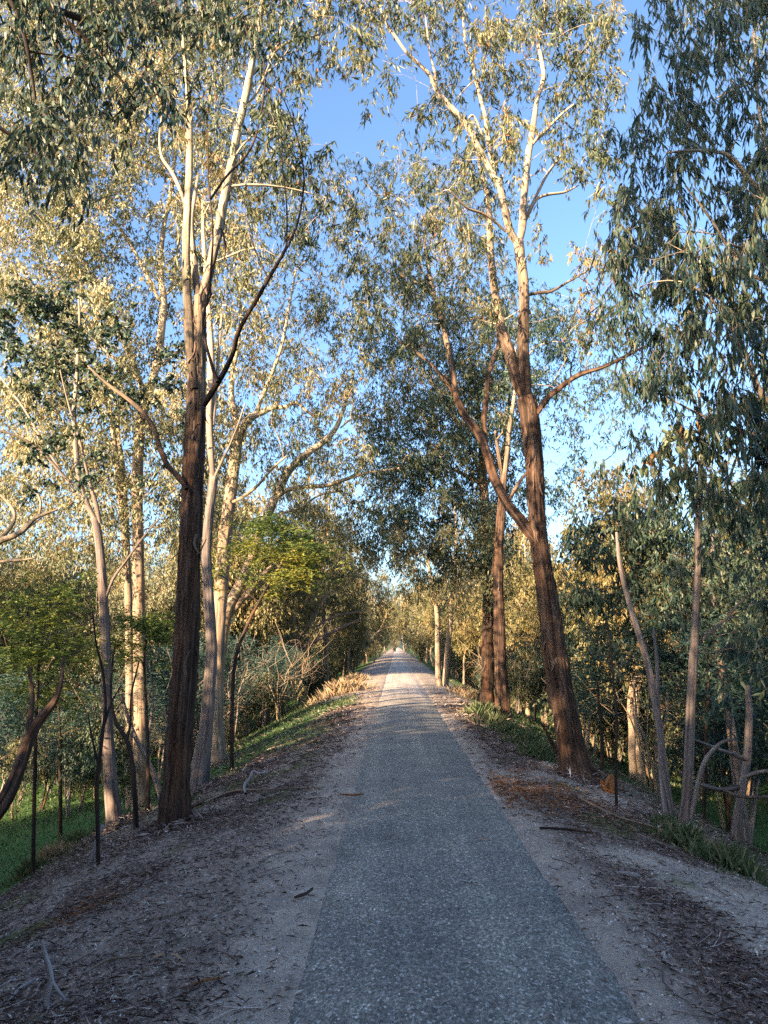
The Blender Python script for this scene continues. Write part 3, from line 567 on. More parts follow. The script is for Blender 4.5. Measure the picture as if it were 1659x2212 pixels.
# --- the pair behind it
c2 = hit(1052, 1532); Z2 = c2[1]
R2 = [px_limb([(1053, 1532, 32), (1053, 1450, 26), (1054, 1350, 24), (1055, 1270, 23), (1055, 1200, 22), (1051, 1130, 21), (1046, 1070, 19), (1042, 1010, 15), (1038, 940, 12), (1030, 860, 9), (1020, 790, 6)], Z2, Z2 + .5, True),
      px_limb([(1044, 1040, 9), (1020, 980, 8), (990, 920, 7), (960, 870, 5), (930, 820, 4)], Z2 + .4, Z2 - .5),
      px_limb([(1046, 1060, 9), (1070, 1010, 8), (1090, 960, 7), (1098, 900, 5), (1100, 840, 3)], Z2 + .4, Z2 + 1),
      px_limb([(1044, 1050, 8), (1010, 1030, 7), (970, 1010, 6), (920, 1000, 5), (870, 990, 3)], Z2 + .4, Z2 + 1)]
rowsE = ["012454220000", "124566333000", "256777444000", "368898644000", "489999754000", "489999743000", "599998631000", "589987521000", "478876532000", "578877543000", "578876300000", "367764000000", "012330000000"]
A = grid_pts(rng, 790, 600, rowsE, Z2 + .3, 1.6, .95)
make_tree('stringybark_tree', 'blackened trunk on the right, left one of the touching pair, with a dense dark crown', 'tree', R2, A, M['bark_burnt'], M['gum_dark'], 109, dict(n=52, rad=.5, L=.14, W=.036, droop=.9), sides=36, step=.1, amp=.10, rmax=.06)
c2b = hit(1086, 1556); Z2b = c2b[1]
R2b = [px_limb([(1086, 1556, 34), (1084, 1500, 29), (1081, 1420, 25), (1078, 1330, 23), (1075, 1240, 22), (1077, 1180, 20), (1082, 1120, 18), (1086, 1060, 15), (1093, 990, 12), (1100, 930, 10), (1112, 850, 7), (1118, 780, 5)], Z2b, Z2b + .5, True),
       px_limb([(1083, 1110, 9), (1105, 1070, 8), (1130, 1030, 6), (1160, 1000, 5)], Z2b + .3, Z2b + .8),
       px_limb([(1088, 1050, 9), (1078, 990, 8), (1070, 930, 6)], Z2b + .4, Z2b)]
A = grid_pts(rng, 1040, 620, ["0333445421", "1344556543", "2334566654", "2234555553", "112334433", "011223332", "01122232", "0011232", "001122"], Z2b + 1.2, 1.6, .5)
make_tree('stringybark_tree', 'lighter brown trunk on the right, right one of the touching pair', 'tree', R2b, A, M['bark_red'], M['gum_dark'], 110, dict(n=50, rad=.5, L=.14, W=.034, droop=1.0), sides=36, step=.1, amp=.10, rmax=.05)
# --- slim pair further on
for k, (pts, lab, sd_) in enumerate([([(948, 1482, 15), (946, 1440, 12), (945, 1380, 11), (944, 1330, 10), (938, 1280, 9), (930, 1240, 7), (920, 1200, 5)], 'slim pale trunk far along the right edge of the path, left one of two', 111),
                                     ([(962, 1483, 14), (966, 1420, 12), (971, 1360, 11), (975, 1310, 10), (981, 1250, 9), (984, 1190, 8), (985, 1130, 6), (982, 1080, 4)], 'slim trunk with an orange sunlit top far along the right edge of the path', 112)]):
    h = hit(pts[0][0], pts[0][1]); ll = [px_limb(pts, h[1], h[1] + .5, True)]
    A = grid_pts(rng, 880 if k == 0 else 900, 1160 if k == 0 else 1040, ["2332", "3443", "3442", "1221"] if k == 0 else ["0343", "2454", "3454", "344", "232"], h[1] + .3, 1.8, .8)
    make_tree('slim_gum_tree', lab, 'tree', ll, A, M['bark_pale'], M['gum_gold'], sd_, dict(n=50, rad=.6, L=.16, W=.045), sides=20, step=.2, amp=.06)
# --- many-stemmed young gum on the right bank, with a spray of large pale leaves
c4 = hit(1462, 1795); Z4 = c4[1]
R4 = [px_limb([(1478, 1800, 26), (1484, 1720, 21), (1488, 1640, 20), (1492, 1540, 19), (1496, 1450, 18), (1500, 1380, 17), (1504, 1300, 15), (1507, 1220, 14), (1508, 1150, 13), (1510, 1080, 12), (1513, 1010, 11), (1514, 950, 9), (1512, 890, 7), (1510, 840, 5)], Z4, Z4 + .2, True),
      px_limb([(1458, 1795, 20), (1444, 1720, 16), (1434, 1650, 15), (1424, 1570, 15), (1412, 1500, 15), (1398, 1430, 14), (1380, 1370, 13), (1362, 1310, 12), (1348, 1260, 11), (1338, 1210, 9), (1332, 1150, 6)], Z4, Z4 + .8),
      px_limb([(1442, 1785, 15), (1430, 1700, 12), (1426, 1600, 12), (1420, 1520, 10), (1420, 1440, 8), (1412, 1360, 6)], Z4 - .1, Z4 + 1.0),
      px_limb([(1486, 1795, 13), (1498, 1740, 11), (1508, 1690, 10), (1520, 1650, 10), (1538, 1622, 9), (1562, 1602, 7), (1590, 1595, 5)], Z4, Z4 - .3),
      px_limb([(1500, 1400, 8), (1530, 1370, 7), (1565, 1340, 6), (1600, 1300, 5), (1640, 1270, 3)], Z4 + .2, Z4),
      px_limb([(1508, 1130, 7), (1498, 1080, 7), (1485, 1030, 6), (1478, 980, 6), (1476, 930, 4)], Z4 + .2, Z4 - .1)]
A = grid_pts(rng, 1400, 850, ["0011100", "0122211", "0233310", "0122220", "011121", "012220", "122222", "122222", "0122221", "112222", "0122211", "0111222", "0011121"], Z4 + .4, .5, .35)
r4 = make_tree('young_gum_tree', 'many stemmed young gum on the right bank with large pale drooping leaves', 'tree', R4, A, M['bark_grey'], M['gum_dark'], 113, dict(n=26, rad=.22, L=.13, W=.035, droop=1.3, twigs=True), sides=36, step=.06, amp=.06)
# its large leaves, each one a leaf
def big_leaf(seed):
    q = np.random.default_rng(seed); n = 7; t = np.linspace(0, 1, n); L = q.uniform(.17, .24); W = q.uniform(.028, .05)
    wd = W * np.sin(pi * t ** .7) ** .8; wd[0] = .002; wd[-1] = .001; cx = .03 * q.uniform(-1, 1) * np.sin(pi * t) + .03 * q.uniform(-1, 1) * t * t; cyv = .05 * q.uniform(-1, 1) * t ** 2
    V = np.concatenate([np.stack([cx - wd, cyv, -L * t], 1), np.stack([cx, cyv + wd * .35, -L * t], 1), np.stack([cx + wd, cyv, -L * t], 1)])
    i = np.arange(n - 1); F = np.concatenate([np.stack([i, i + 1, i + 1 + n, i + n], 1), np.stack([i + n, i + n + 1, i + 1 + 2 * n, i + 2 * n], 1)])
    return mesh('leaf', V, [F], M['sapling'], {'tone': np.full(len(V), q.uniform(.25, .92) if seed != 5 else 1.0)}, True)
LM = [big_leaf(k) for k in range(9)]
SP = [(1425, 990, 26, 20), (1445, 965, 22, 22), (1465, 960, 20, 18), (1490, 985, 25, 30), (1455, 1020, 30, 26), (1525, 930, 24, 28), (1550, 920, 20, 26), (1525, 1000, 20, 26), (1500, 1040, 30, 34), (1520, 1070, 28, 36), (1540, 1060, 18, 30), (1530, 1110, 16, 26), (1560, 1130, 8, 20), (1440, 1050, 24, 20), (1480, 940, 20, 16), (1405, 1015, 16, 20), (1555, 970, 20, 20)]
q = np.random.default_rng(44); stems = []
for (sx, sy_, rx, ry) in SP:
    for i in range(13):
        P = at(sx + q.normal(0, rx * .6), sy_ - 18 + q.normal(0, ry * .55), Z4 - .35 + q.uniform(-.25, .4))
        o = link('leaf', LM[q.integers(0, 9)], r4, loc=P - np.array(r4.location)); o.rotation_euler = (q.normal(0, .45), q.normal(0, .35), q.uniform(0, 6.28)); s = q.uniform(.6, 1.1); o.scale = (s, s, s)
        if i % 3 == 0: stems.append(P)
nd_ = np.vstack([l[len(l) // 2:] for l in (R4[0], R4[5])]); C, R, _ = attach(q, catmull(R4[0][5:], .1), np.array(stems), k=5, rise=.5, rmax=.008)
V, F, a = bough_mesh([(C, R, 4)], np.array(r4.location)); link('stalks', mesh('stalks', V, F, M['bark_twig'], {'bark': a}, True), r4, kind='stuff')
# --- near gum whose trunk stands right of the frame and hangs into it
gR = np.array([6.9, 9.2, float(ground(6.9, 9.2))])
def W3(*p): return np.array(p, float)
R5 = [W3((gR[0], gR[1], gR[2] - .3, .24), (*gR, .21), (6.8, 9.2, 1, .17), (6.6, 9.1, 4, .14), (6.5, 9.0, 7, .11), (6.3, 8.9, 10, .07), (6.2, 8.9, 13, .03)),
      px_limb([(1720, 900, 16), (1650, 860, 13), (1625, 800, 12), (1600, 740, 10), (1575, 690, 8), (1540, 650, 6), (1500, 620, 4)], 9.1, 8.2),
      px_limb([(1750, 500, 14), (1655, 420, 12), (1620, 390, 11), (1590, 350, 10), (1560, 330, 8), (1500, 325, 6), (1440, 330, 4)], 9, 8),
      px_limb([(1700, 620, 12), (1650, 300, 9), (1636, 200, 8), (1632, 120, 6), (1625, 0, 5)], 9.2, 9.2),
      px_limb([(1760, 760, 12), (1680, 620, 10), (1610, 590, 8), (1540, 480, 6), (1480, 400, 4)], 9, 8.4),
      px_limb([(1800, 1000, 12), (1700, 960, 10), (1600, 930, 8), (1500, 890, 5), (1430, 850, 3)], 9, 8.6)]
rowsF = ["0145788899", "0145788899", "0035678899", "0046777788", "0046777688", "0257766588", "0267665588", "0367655588", "0477645688", "1576546788", "2676557899", "3777668999", "3777789999", "2666789999", "1555699999", "1345599999", "1244589999", "1133579999", "1122469999", "1212358999", "1222247899", "1233246788", "112223677"]
A = grid_pts(rng, 1300, -50, rowsF, 8.9, .75, .30)
make_tree('weeping_gum_tree', 'near gum hanging long dark leaves into the upper right corner', 'tree', R5, A, M['bark_grey'], M['gum_dark'], 114, dict(n=36, rad=.24, L=.13, W=.02, droop=1.8, hexa=True, twigs=True), sides=28, step=.12, amp=.07, rmax=.025)
# --- near gum whose branches hang in from the upper left
gL = np.array([-6.2, 5.5, float(ground(-6.2, 5.5))])
G5 = [W3((gL[0], gL[1], gL[2] - .3, .26), (*gL, .23), (-6.2, 5.6, 1, .19), (-6.0, 5.8, 4, .16), (-5.6, 6.2, 7, .13), (-5.2, 6.4, 9, .09), (-5, 6.5, 11, .05)),
      px_limb([(-150, -60, 22), (-40, -20, 20), (60, 0, 17), (105, 15, 15), (160, 35, 14), (200, 50, 13), (240, 70, 11), (270, 74, 10), (300, 60, 8), (320, 50, 6), (360, 10, 4)], 6.3, 7.6),
      px_limb([(105, 15, 12), (160, 60, 11), (210, 110, 9), (245, 150, 7), (270, 185, 5), (300, 230, 3)], 6.8, 7.4),
      px_limb([(-60, -60, 12), (20, 0, 11), (45, 50, 10), (60, 110, 8), (70, 170, 7), (78, 240, 5), (70, 330, 3)], 6.3, 6.9),
      px_limb([(-200, 200, 14), (-60, 240, 10), (20, 290, 8), (60, 310, 6), (110, 370, 5), (140, 400, 3)], 6.4, 7.2),
      px_limb([(270, 74, 7), (330, 60, 6), (400, 70, 5), (470, 60, 4), (540, 30, 3)], 7.4, 8)]
rowsG = ["889999887766", "578888777654", "368898765433", "357877653321", "456667542100", "446555321000", "665432110000", "664423000000", "664310000000", "023200000000"]
A = grid_pts(rng, 0, -80, rowsG, 7.1, .5, .26)
ex = np.random.default_rng(8).normal(0, 1, (420, 3)) * np.array([2.1, 2.4, 1.6]) + np.array([-6.6, 1.6, 7.2]); ex = ex[(ex[:, 1] < .3) | (ex[:, 0] < -.56 * ex[:, 1] - .8)]; ex = ex[ex[:, 2] > 2.6]; A = np.vstack([A, ex])  # extra crown out of view, added to shade the right bank
make_tree('gum_tree', 'near gum hanging dark branches into the upper left corner', 'tree', G5, A, M['bark_black'], M['gum_dark'], 115, dict(n=34, rad=.22, L=.10, W=.022, droop=1.5, hexa=True, twigs=True), sides=28, step=.12, amp=.07, rmax=.02)

def ribbons(tree, rows, n, lo, hi, seed, lmax=.5):
    g = np.random.default_rng(seed); C = catmull(rows, .05); C = C[(C[:, 2] > lo) & (C[:, 2] < hi)]; b = np.array(tree.location); Vs, Ts = [], []
    for i in range(n):
        p_ = C[g.integers(0, len(C))]; a = g.uniform(0, 6.28); o_ = np.array([cos(a), sin(a), 0]); s_ = np.array([-sin(a), cos(a), 0]); L = g.uniform(.06, lmax * .8); W_ = g.uniform(.008, .028); t = np.linspace(0, 1, 5)[:, None]
        up = g.random() < .25; k = g.uniform(.1, .5)
        c = p_[:3] + o_ * p_[3] * 1.02 + (np.array([0, 0, 1.]) * (1 if up else -1)) * L * t + o_ * (t ** 2) * L * k + s_ * np.sin(t * 3) * L * g.normal(0, .12)
        w_ = W_ * (1 - .6 * t); Vs.append(np.concatenate([c - s_ * w_, c + o_ * .006, c + s_ * w_])); Ts.append(np.full(15, g.uniform(0, 1)))
    V = np.vstack(Vs) - b; j = np.arange(4); f = np.concatenate([np.stack([j, j + 1, j + 6, j + 5], 1), np.stack([j + 5, j + 6, j + 11, j + 10], 1)])
    link('bark_ribbons', mesh('bark_ribbons', V, [(np.arange(n)[:, None, None] * 15 + f).reshape(-1, 4)], M['ribbon'], {'tone': np.concatenate(Ts)}), tree, kind='stuff')
trees_ = {o.name: o for o in COL.objects if o.parent is None}
ribbons(tree1, L1[0], 150, 0, 8, 1, .45); ribbons(trees_['stringybark_tree.001'], R1[0], 170, 0, 9, 2, .4); ribbons(trees_['stringybark_tree.001'], R1[10], 14, 0, 20, 3, .6)
ribbons(trees_['stringybark_tree.002'], R2[0], 80, 0, 8, 4); ribbons(trees_['stringybark_tree.003'], R2b[0], 80, 0, 8, 5); ribbons(tree1, L1[2], 30, 5, 9, 6, .7)
# ------------------------------------------------------------------ prototypes for the forest
def proto_tree(name, label, seed, h, cr, c0, nl, mat, lm, leaf, lean=(0, 0), stems=1, r0=.14, cat='tree', flat=1.0, group=None, loc=(0, 0, 0), nofol=False):
    q = np.random.default_rng(seed); limbs = []
    for s in range(stems):
        a0 = q.uniform(0, 6.28); sp = 0 if stems == 1 else .25 * h
        tip = np.array([lean[0] * h + sp * cos(a0 + s * 2.1), lean[1] * h + sp * sin(a0 + s * 2.1), h * q.uniform(.82, .95)])
        t = np.linspace(0, 1, 6)[:, None]; P = t * tip + q.normal(0, .018 * h, (6, 3)) * np.array([1, 1, 0]) * np.minimum(t * 4, 1); P[0] = (.05 * s, 0, -.4)
        if s == 0: P[0] = (0, 0, -.4)
        limbs.append(np.column_stack([P, np.linspace(r0, r0 * .18, 6) * (1 if s == 0 else .75)]))
        for k in range(4 if stems == 1 else 2):
            f = q.uniform(.35, .75); b = P[0] + (tip - P[0]) * f; aa = q.uniform(0, 6.28); ln = cr * q.uniform(.6, .95)
            e = b + np.array([cos(aa) * ln, sin(aa) * ln, ln * q.uniform(.5, 1.3)]); mid = (b + e) / 2 + np.array([0, 0, -.1 * ln])
            limbs.append(np.array([[*b, r0 * .45], [*mid, r0 * .32], [*e, r0 * .12]]))
    n = nl; u_ = unit(q.normal(0, 1, (n, 3))); rr = q.uniform(.45, 1, (n, 1)) ** .6
    # clumps: several sub-crowns
    nc = 9; cc = unit(q.normal(0, 1, (nc, 3))) * q.uniform(.35, .8, (nc, 1)); ci = q.integers(0, nc, n)
    A = cc[ci] + u_ * rr * .42; zc = c0 + (h - c0) * .5
    A = A * np.array([cr, cr, (h - c0) * .55 * flat]) + np.array([lean[0] * zc, lean[1] * zc, zc])
    A[:, 2] = np.maximum(A[:, 2], .25)
    return make_tree(name, label, cat, limbs, A, mat, lm, seed, leaf, sides=10, step=.5, amp=.05, group=group, flare=.2, nbig=7, nofol=nofol, wob=.5 if nofol else .3)
GRP_L, GRP_R, GRP_B, GRP_P = 'forest trees left of the embankment', 'forest trees right of the embankment', 'forest trees behind the viewpoint', 'trees arching along the far path'
protos = [
 proto_tree('forest_gum', '', 201, 12.5, 3.2, 3.0, 420, M['bark_pale'], M['gum_gold'], dict(n=54, rad=.55, L=.17, W=.05), r0=.15),
 proto_tree('forest_gum', '', 202, 14.0, 2.8, 4.0, 400, M['bark_grey'], M['gum'], dict(n=54, rad=.55, L=.16, W=.048), r0=.16, lean=(.06, 0)),
 proto_tree('forest_gum', '', 203, 10.5, 3.3, 1.5, 420, M['bark_pale'], M['gum_pale'], dict(n=54, rad=.55, L=.15, W=.05), r0=.13, stems=2),
 proto_tree('forest_gum', '', 204, 12.0, 2.6, 2.8, 380, M['bark_pale'], M['gum_gold'], dict(n=54, rad=.5, L=.17, W=.045, droop=1.4), r0=.12, lean=(-.1, .03)),
 proto_tree('forest_gum', '', 205, 8.5, 3.2, .6, 400, M['bark_red'], M['gum'], dict(n=54, rad=.5, L=.14, W=.045), r0=.11, stems=3),
]
bushes = [
 proto_tree('understory_shrub', '', 211, 3.6, 1.7, .3, 170, M['bark_black'], M['gum_dark'], dict(n=44, rad=.34, L=.12, W=.036), r0=.05, stems=3, cat='shrub'),
 proto_tree('understory_shrub', '', 212, 4.4, 1.6, .5, 160, M['bark_grey'], M['wattle_blue'], dict(n=9, rad=.4, L=.08, kind='frond'), r0=.05, stems=2, cat='shrub'),
 proto_tree('understory_shrub', '', 213, 3.0, 1.6, .2, 170, M['bark_grey'], M['gum'], dict(n=44, rad=.32, L=.11, W=.036), r0=.04, stems=3, cat='shrub'),
]
for pr in protos + bushes: pr.location = (0, 0, 0)
used = set()
def place(src, x, y, sc, label, group, rz=None, sink=0.0):
    rz = RNG.uniform(0, 6.28) if rz is None else rz; loc = (x, y, float(ground(x, y)) - sink)
    if src.name not in used:
        used.add(src.name); src.location = loc; src.rotation_euler = (0, 0, rz); src.scale = (sc,) * 3; src['label'] = label; src['group'] = group
        return src
    return copy_thing(src, loc, rz, sc, label, group)
q = np.random.default_rng(99)
def too_close(x, y, L, d):
    return any((x - a) ** 2 + (y - b) ** 2 < d * d for a, b in L)
spots = []
LAB = {0: 'olive crowned gum', 1: 'tall dark green gum', 2: 'pale leaved twin stem gum', 3: 'drooping olive gum leaning over', 4: 'low bushy red barked gum'}
def scatter(n, xr, yr, d, sel, test, labf, group, scr=(.85, 1.2), protos_=protos, names=LAB):
    k = 0; tries = 0
    while k < n and tries < n * 40:
        tries += 1; x = q.uniform(*xr); y = q.uniform(*yr)
        if not test(x, y) or too_close(x, y, spots, d): continue
        i = int(q.choice(sel)); spots.append((x, y)); place(protos_[i], x, y, q.uniform(*scr), names[i] + labf(x, y), group, q.uniform(0, 6.28)); k += 1
def band(y): return 'nearest rows' if y < 45 else ('middle rows' if y < 80 else 'far rows')
inview = lambda x, y: True
# left forest
dead = [proto_tree('bare_shrub', '', 221, 2.6, 1.6, .3, 150, M['bark_pale'], M['gum'], dict(n=4), r0=.022, stems=4, cat='shrub', nofol=True)]
for pr in dead: pr.location = (0, 0, 0)
NL = {0: 'olive gum', 1: 'tall dark gum', 2: 'pale twin gum', 3: 'slanting gum', 4: 'bushy red gum'}
sunny = lambda x, y: y > 54 - 1.1 * abs(x)          # the low ground the sunlight crosses to reach the path
MID = lambda side: (lambda x, y: ' midway %s of the path' % side)
FAR = lambda side: (lambda x, y: ' far %s of the path' % side)
def sc_(n, xr, yr, d, sel, test, labf, group, scr): scatter(n, xr, yr, d, sel, test, labf, group, scr, protos, NL)
sc_(24, (-34, -7), (26, 46), 2.3, [0, 1, 2, 3, 4, 4], lambda x, y: x < -.15 * y - 3.5 and x > -.60 * y - 2 and sunny(x, y), lambda x, y: ' below the left bank', GRP_L, (.72, .92))
sc_(40, (-45, -6), (44, 90), 2.6, [0, 0, 2, 3, 4], lambda x, y: x > -.56 * y, MID('left'), GRP_L, (.95, 1.2))
sc_(30, (6.5, 34), (22, 46), 2.3, [0, 1, 2, 3, 4, 4], lambda x, y: x < .54 * y + 3, lambda x, y: ' below the right bank', GRP_R, (.75, .95))
sc_(40, (7, 45), (44, 90), 2.6, [0, 0, 2, 3, 4], lambda x, y: x < .56 * y, MID('right'), GRP_R, (.95, 1.25))
sc_(30, (-70, -5), (90, 140), 3, [0, 0, 2, 3], lambda x, y: x > -.56 * y, FAR('left'), GRP_L, (1.0, 1.3))
sc_(30, (6, 70), (90, 140), 3, [0, 0, 2, 3], lambda x, y: x < .56 * y, FAR('right'), GRP_R, (1.0, 1.3))
for (tx, ty, ts, k_) in [(-8.6, 44.5, 1.15, 0), (-6.0, 50, 1.25, 3), (-10.5, 47, 1.3, 1), (-5.2, 58, 1.3, 0), (-13.5, 41, 1.05, 2), (-12, 52, 1.4, 3)]: spots.append((tx, ty)); place(protos[k_], tx, ty, ts, NL[k_] + ' midway left of the path', GRP_L)
sc_(8, (-6.2, -3.6), (60, 78), 3, [4, 2, 3], inview, lambda x, y: ' close left of the path', GRP_P, (.5, .7))
sc_(10, (4.2, 6.8), (56, 80), 3, [4, 2, 0], inview, lambda x, y: ' close right of the path', GRP_P, (.5, .7))
sc_(16, (-5.5, -2.6), (76, 190), 4, [4, 2, 3], inview, lambda x, y: ' arching from the left', GRP_P, (.75, 1.0))
sc_(16, (3.2, 6.2), (80, 190), 4, [4, 2, 0], inview, lambda x, y: ' arching from the right', GRP_P, (.75, 1.0))
sc_(9, (-4, 5), (235, 262), 2.2, [1, 4, 0], inview, lambda x, y: ' where the path ends', GRP_P, (1.0, 1.4))
# the wood far off, which reads as one mass
q3 = np.random.default_rng(5); fx = q3.uniform(-110, 110, 90); fy = q3.uniform(140, 270, 90); ok = np.abs(fx) > 5; fx, fy = fx[ok], fy[ok]; ch = q3.uniform(10, 18, len(fx))
CC = np.stack([fx, fy, ground(fx, fy) + ch * .55], -1)[:, None] + unit(q3.normal(0, 1, (len(fx), 70, 3))) * q3.uniform(.3, 1, (len(fx), 70, 1)) * np.stack([ch * .3, ch * .3, ch * .48], -1)[:, None]
P, D, _a, _b = spray(q3, CC.reshape(-1, 3)[::2], 22, 1.0, 1.0, '')
link('far_wood', leaf_mesh('far_wood', P, D, q3.uniform(.4, .7, len(P)), q3.uniform(.18, .3, len(P)), np.clip(q3.normal(.5, .2, len(P)), 0, .95), M['gum_gold'], q3), kind='stuff')
thick = [proto_tree('forest_gum', '', 231, 13.5, 3.8, .8, 620, M['bark_grey'], M['gum'], dict(n=54, rad=.65, L=.20, W=.075), r0=.17, stems=2),
         proto_tree('forest_gum', '', 232, 12.5, 3.6, .8, 600, M['bark_grey'], M['gum_gold'], dict(n=54, rad=.65, L=.20, W=.075), r0=.15, stems=2)]
thick.append(proto_tree('forest_gum', '', 233, 18.0, 3.9, 11.6, 560, M['bark_grey'], M['gum'], dict(n=54, rad=.6, L=.18, W=.06), r0=.2))
for pr in thick: pr.location = (0, 0, 0)
# forest behind the viewpoint that throws the shade over the foreground
scatter(85, (-46, 9), (-36, 14), 2.5, [0, 1], lambda x, y: (y < 28 - 1.12 * abs(x) or (x < -13 and y < 35 - abs(x))) and (x < -5.5 or y < -7 and abs(x) > 3.2) and not (y > -4 and x > -9) and (y < 1 or x < -.62 * y - 7), lambda x, y: ' outside the photo, behind the viewpoint', GRP_B, (.72, .92), thick, {0: 'thick gum', 1: 'thick olive gum'})
place(thick[2], -5.6, -4.2, .98, 'tall bare stemmed gum outside the photo, behind the viewpoint', GRP_B)
for (tx, ty, ts) in [(-11.2, -2.6, 1.0), (-8.6, -7, .95), (4.6, -5.5, .9), (-6.2, -10.5, .9), (-14.3, 1.4, .82), (-17, 4.2, .85), (-12.5, -.8, .8)]: place(thick[0], tx, ty, ts, 'thick gum outside the photo, behind the viewpoint', GRP_B)
# shrubs
BL = {0: 'dark leafy shrub', 1: 'blue green shrub', 2: 'olive shrub'}
scatter(30, (-17, -6.0), (17, 45), 1.4, [0, 1, 1, 2], lambda x, y: x < -5.2 - .02 * y and x > -.55 * y - 1 and not (x > -12.5 and x < -7 and y < 23), lambda x, y: ' below the left bank', 'shrubs below the left bank', (.7, 1.1), bushes, BL)
scatter(24, (6.0, 20), (11, 45), 1.6, [0, 1, 2, 2], lambda x, y: x < .55 * y + 1, lambda x, y: ' below the right bank', 'shrubs below the right bank', (.8, 1.25), bushes, BL)
scatter(18, (-7, -4.4), (50, 100), 1.7, [0, 2], inview, lambda x, y: ' left of the path', 'shrubs beside the far path', (.5, .8), bushes, BL)
scatter(18, (5.0, 7.6), (32, 100), 1.7, [0, 2], inview, lambda x, y: ' right of the path', 'shrubs beside the far path', (.5, .8), bushes, BL)
scatter(26, (-13, -5.2), (24, 50), 1.2, [0], inview, lambda x, y: ' below the left bank', 'bare shrubs', (.8, 1.4), dead, {0: 'leafless shrub'})
scatter(30, (5.6, 18), (18, 50), 1.2, [0], lambda x, y: x < .55 * y, lambda x, y: ' below the right bank', 'bare shrubs', (.9, 1.5), dead, {0: 'leafless shrub'})

# ------------------------------------------------------------------ litter, gravel, grass
def on_ground(x, y, up=0.0): return np.stack([x, y, ground(x, y) + up], -1)
def interp_grid(G, x, y):
    ix = np.clip(np.searchsorted(gx, x) - 1, 0, len(gx) - 2); iy = np.clip(np.searchsorted(gy, y) - 1, 0, len(gy) - 2); return G[iy, ix]
def samp(n, y0, y1, x0, x1, powr=1.4):
    u_ = q.random(n); e = 1 - powr; y = (y0 ** e + u_ * (y1 ** e - y0 ** e)) ** (1 / e); return q.uniform(x0, x1, n), y
x, y = samp(420000, 2.4, 34, -6.2, 6.8, 1.5)
x = x * np.clip(.45 + y * .07, .45, 1)
s = np.maximum(XL - x, x - XR); g = interp_grid(gravel, x, y); gr = interp_grid(grass, x, y)
drift = sstep(.38, .60, fbm(x * 1.5, y * 1.1, 91)); keep = (s > -.09) & (q.random(len(x)) < np.clip(1.0 - .80 * g - .85 * gr, .03, 1) * np.clip(s * 1.6 + .22, 0, 1) * (.6 + .4 * drift))
x, y = x[keep][:78000], y[keep][:78000]; n = len(x)
P = on_ground(x, y, .004) + np.array([0, 0, 1.]) * q.uniform(0, .02, (n, 1)); D = q.normal(0, 1, (n, 3)); D[:, 2] *= .22; D = unit(D)
barky = q.random(n) < .35; far_ = np.clip(y / 12, .7, 1.8)
L = np.where(barky, q.uniform(.05, .16, n), q.uniform(.03, .085, n)) * far_; Wd = np.where(barky, q.uniform(.005, .013, n), q.uniform(.010, .022, n)) * far_
tone = np.clip(q.normal(.42, .24, n) + .5 * (fbm(x * 1.1, y * 1.1, 88) - .5), 0, 1)
nrm = np.tile([0, 0, 1.], (n, 1)) + q.normal(0, .45, (n, 3)); Sd = unit(np.cross(D, nrm)); Nn = np.cross(Sd, D); Nn *= np.sign(Nn[:, 2:3])
f = Nn * (Wd * q.uniform(.0, .7, n))[:, None]; Lc = L[:, None]; Wc = Wd[:, None]; arch = Nn * Lc * .08
V = np.stack([P, P + .4 * Lc * D + .5 * Wc * Sd + arch + f, P + Lc * D, P + .4 * Lc * D - .5 * Wc * Sd + arch + f], 1).reshape(-1, 3); b = np.arange(n)[:, None] * 4
link('leaf_litter', mesh('leaf_litter', V, [np.concatenate([b + [0, 1, 2], b + [0, 2, 3]])], M['litter'], {'tone': np.repeat(tone, 4)}), kind='stuff')
n = 2600; x, y = samp(n * 3, 2.4, 26, -5.5, 6, 1.5); s = np.maximum(XL - x, x - XR); k_ = (s > .05) & (q.random(len(x)) < np.clip(s, .12, 1)); x, y = x[k_][:n], y[k_][:n]; n = len(x)
a = q.uniform(0, 6.28, n); L = q.uniform(.08, .55, n) ** 1.2; t = np.linspace(-.5, .5, 4)[None, :]; cv = q.normal(0, .12, n)[:, None] * L[:, None]
X = x[:, None] + np.cos(a)[:, None] * L[:, None] * t - np.sin(a)[:, None] * cv * (1 - 4 * t ** 2); Y = y[:, None] + np.sin(a)[:, None] * L[:, None] * t + np.cos(a)[:, None] * cv * (1 - 4 * t ** 2)
P = np.stack([X, Y, ground(X, Y) + .012], -1); rd = q.uniform(.0015, .0055, n)[:, None] * np.array([1, .9, .75, .5]) * np.clip(y / 8, 1, 1.8)[:, None]
V, F = tubes(P, rd, 4); link('twig_litter', mesh('twig_litter', V, [F], M['litter'], {'tone': np.repeat(q.choice([.1, .3, .5, .75, .9], n), 16)}), kind='stuff')
n = 900; x = q.uniform(XL, XR, n * 3); y = samp(n * 3, 2.4, 22, 0, 1, 1.5)[1]; e_ = np.minimum(x - XL, XR - x); k_ = q.random(n * 3) < np.clip(.9 * np.exp(-e_ / .10) + .05, 0, 1); x, y = x[k_][:n], y[k_][:n]; n = len(x)
P = np.stack([x, y, np.full(n, .036)], -1); D = q.normal(0, 1, (n, 3)); D[:, 2] = 0; D = unit(D); N_ = q.normal(0, .25, (n, 3)); N_[:, 2] = 1; Sd = unit(np.cross(D, N_)); L = q.uniform(.03, .09, n)[:, None]; Wd = q.uniform(.008, .018, n)[:, None]
V = np.stack([P, P + .4 * L * D + .5 * Wd * Sd + [0, 0, .004], P + L * D, P + .4 * L * D - .5 * Wd * Sd + [0, 0, .004]], 1).reshape(-1, 3); b = np.arange(n)[:, None] * 4
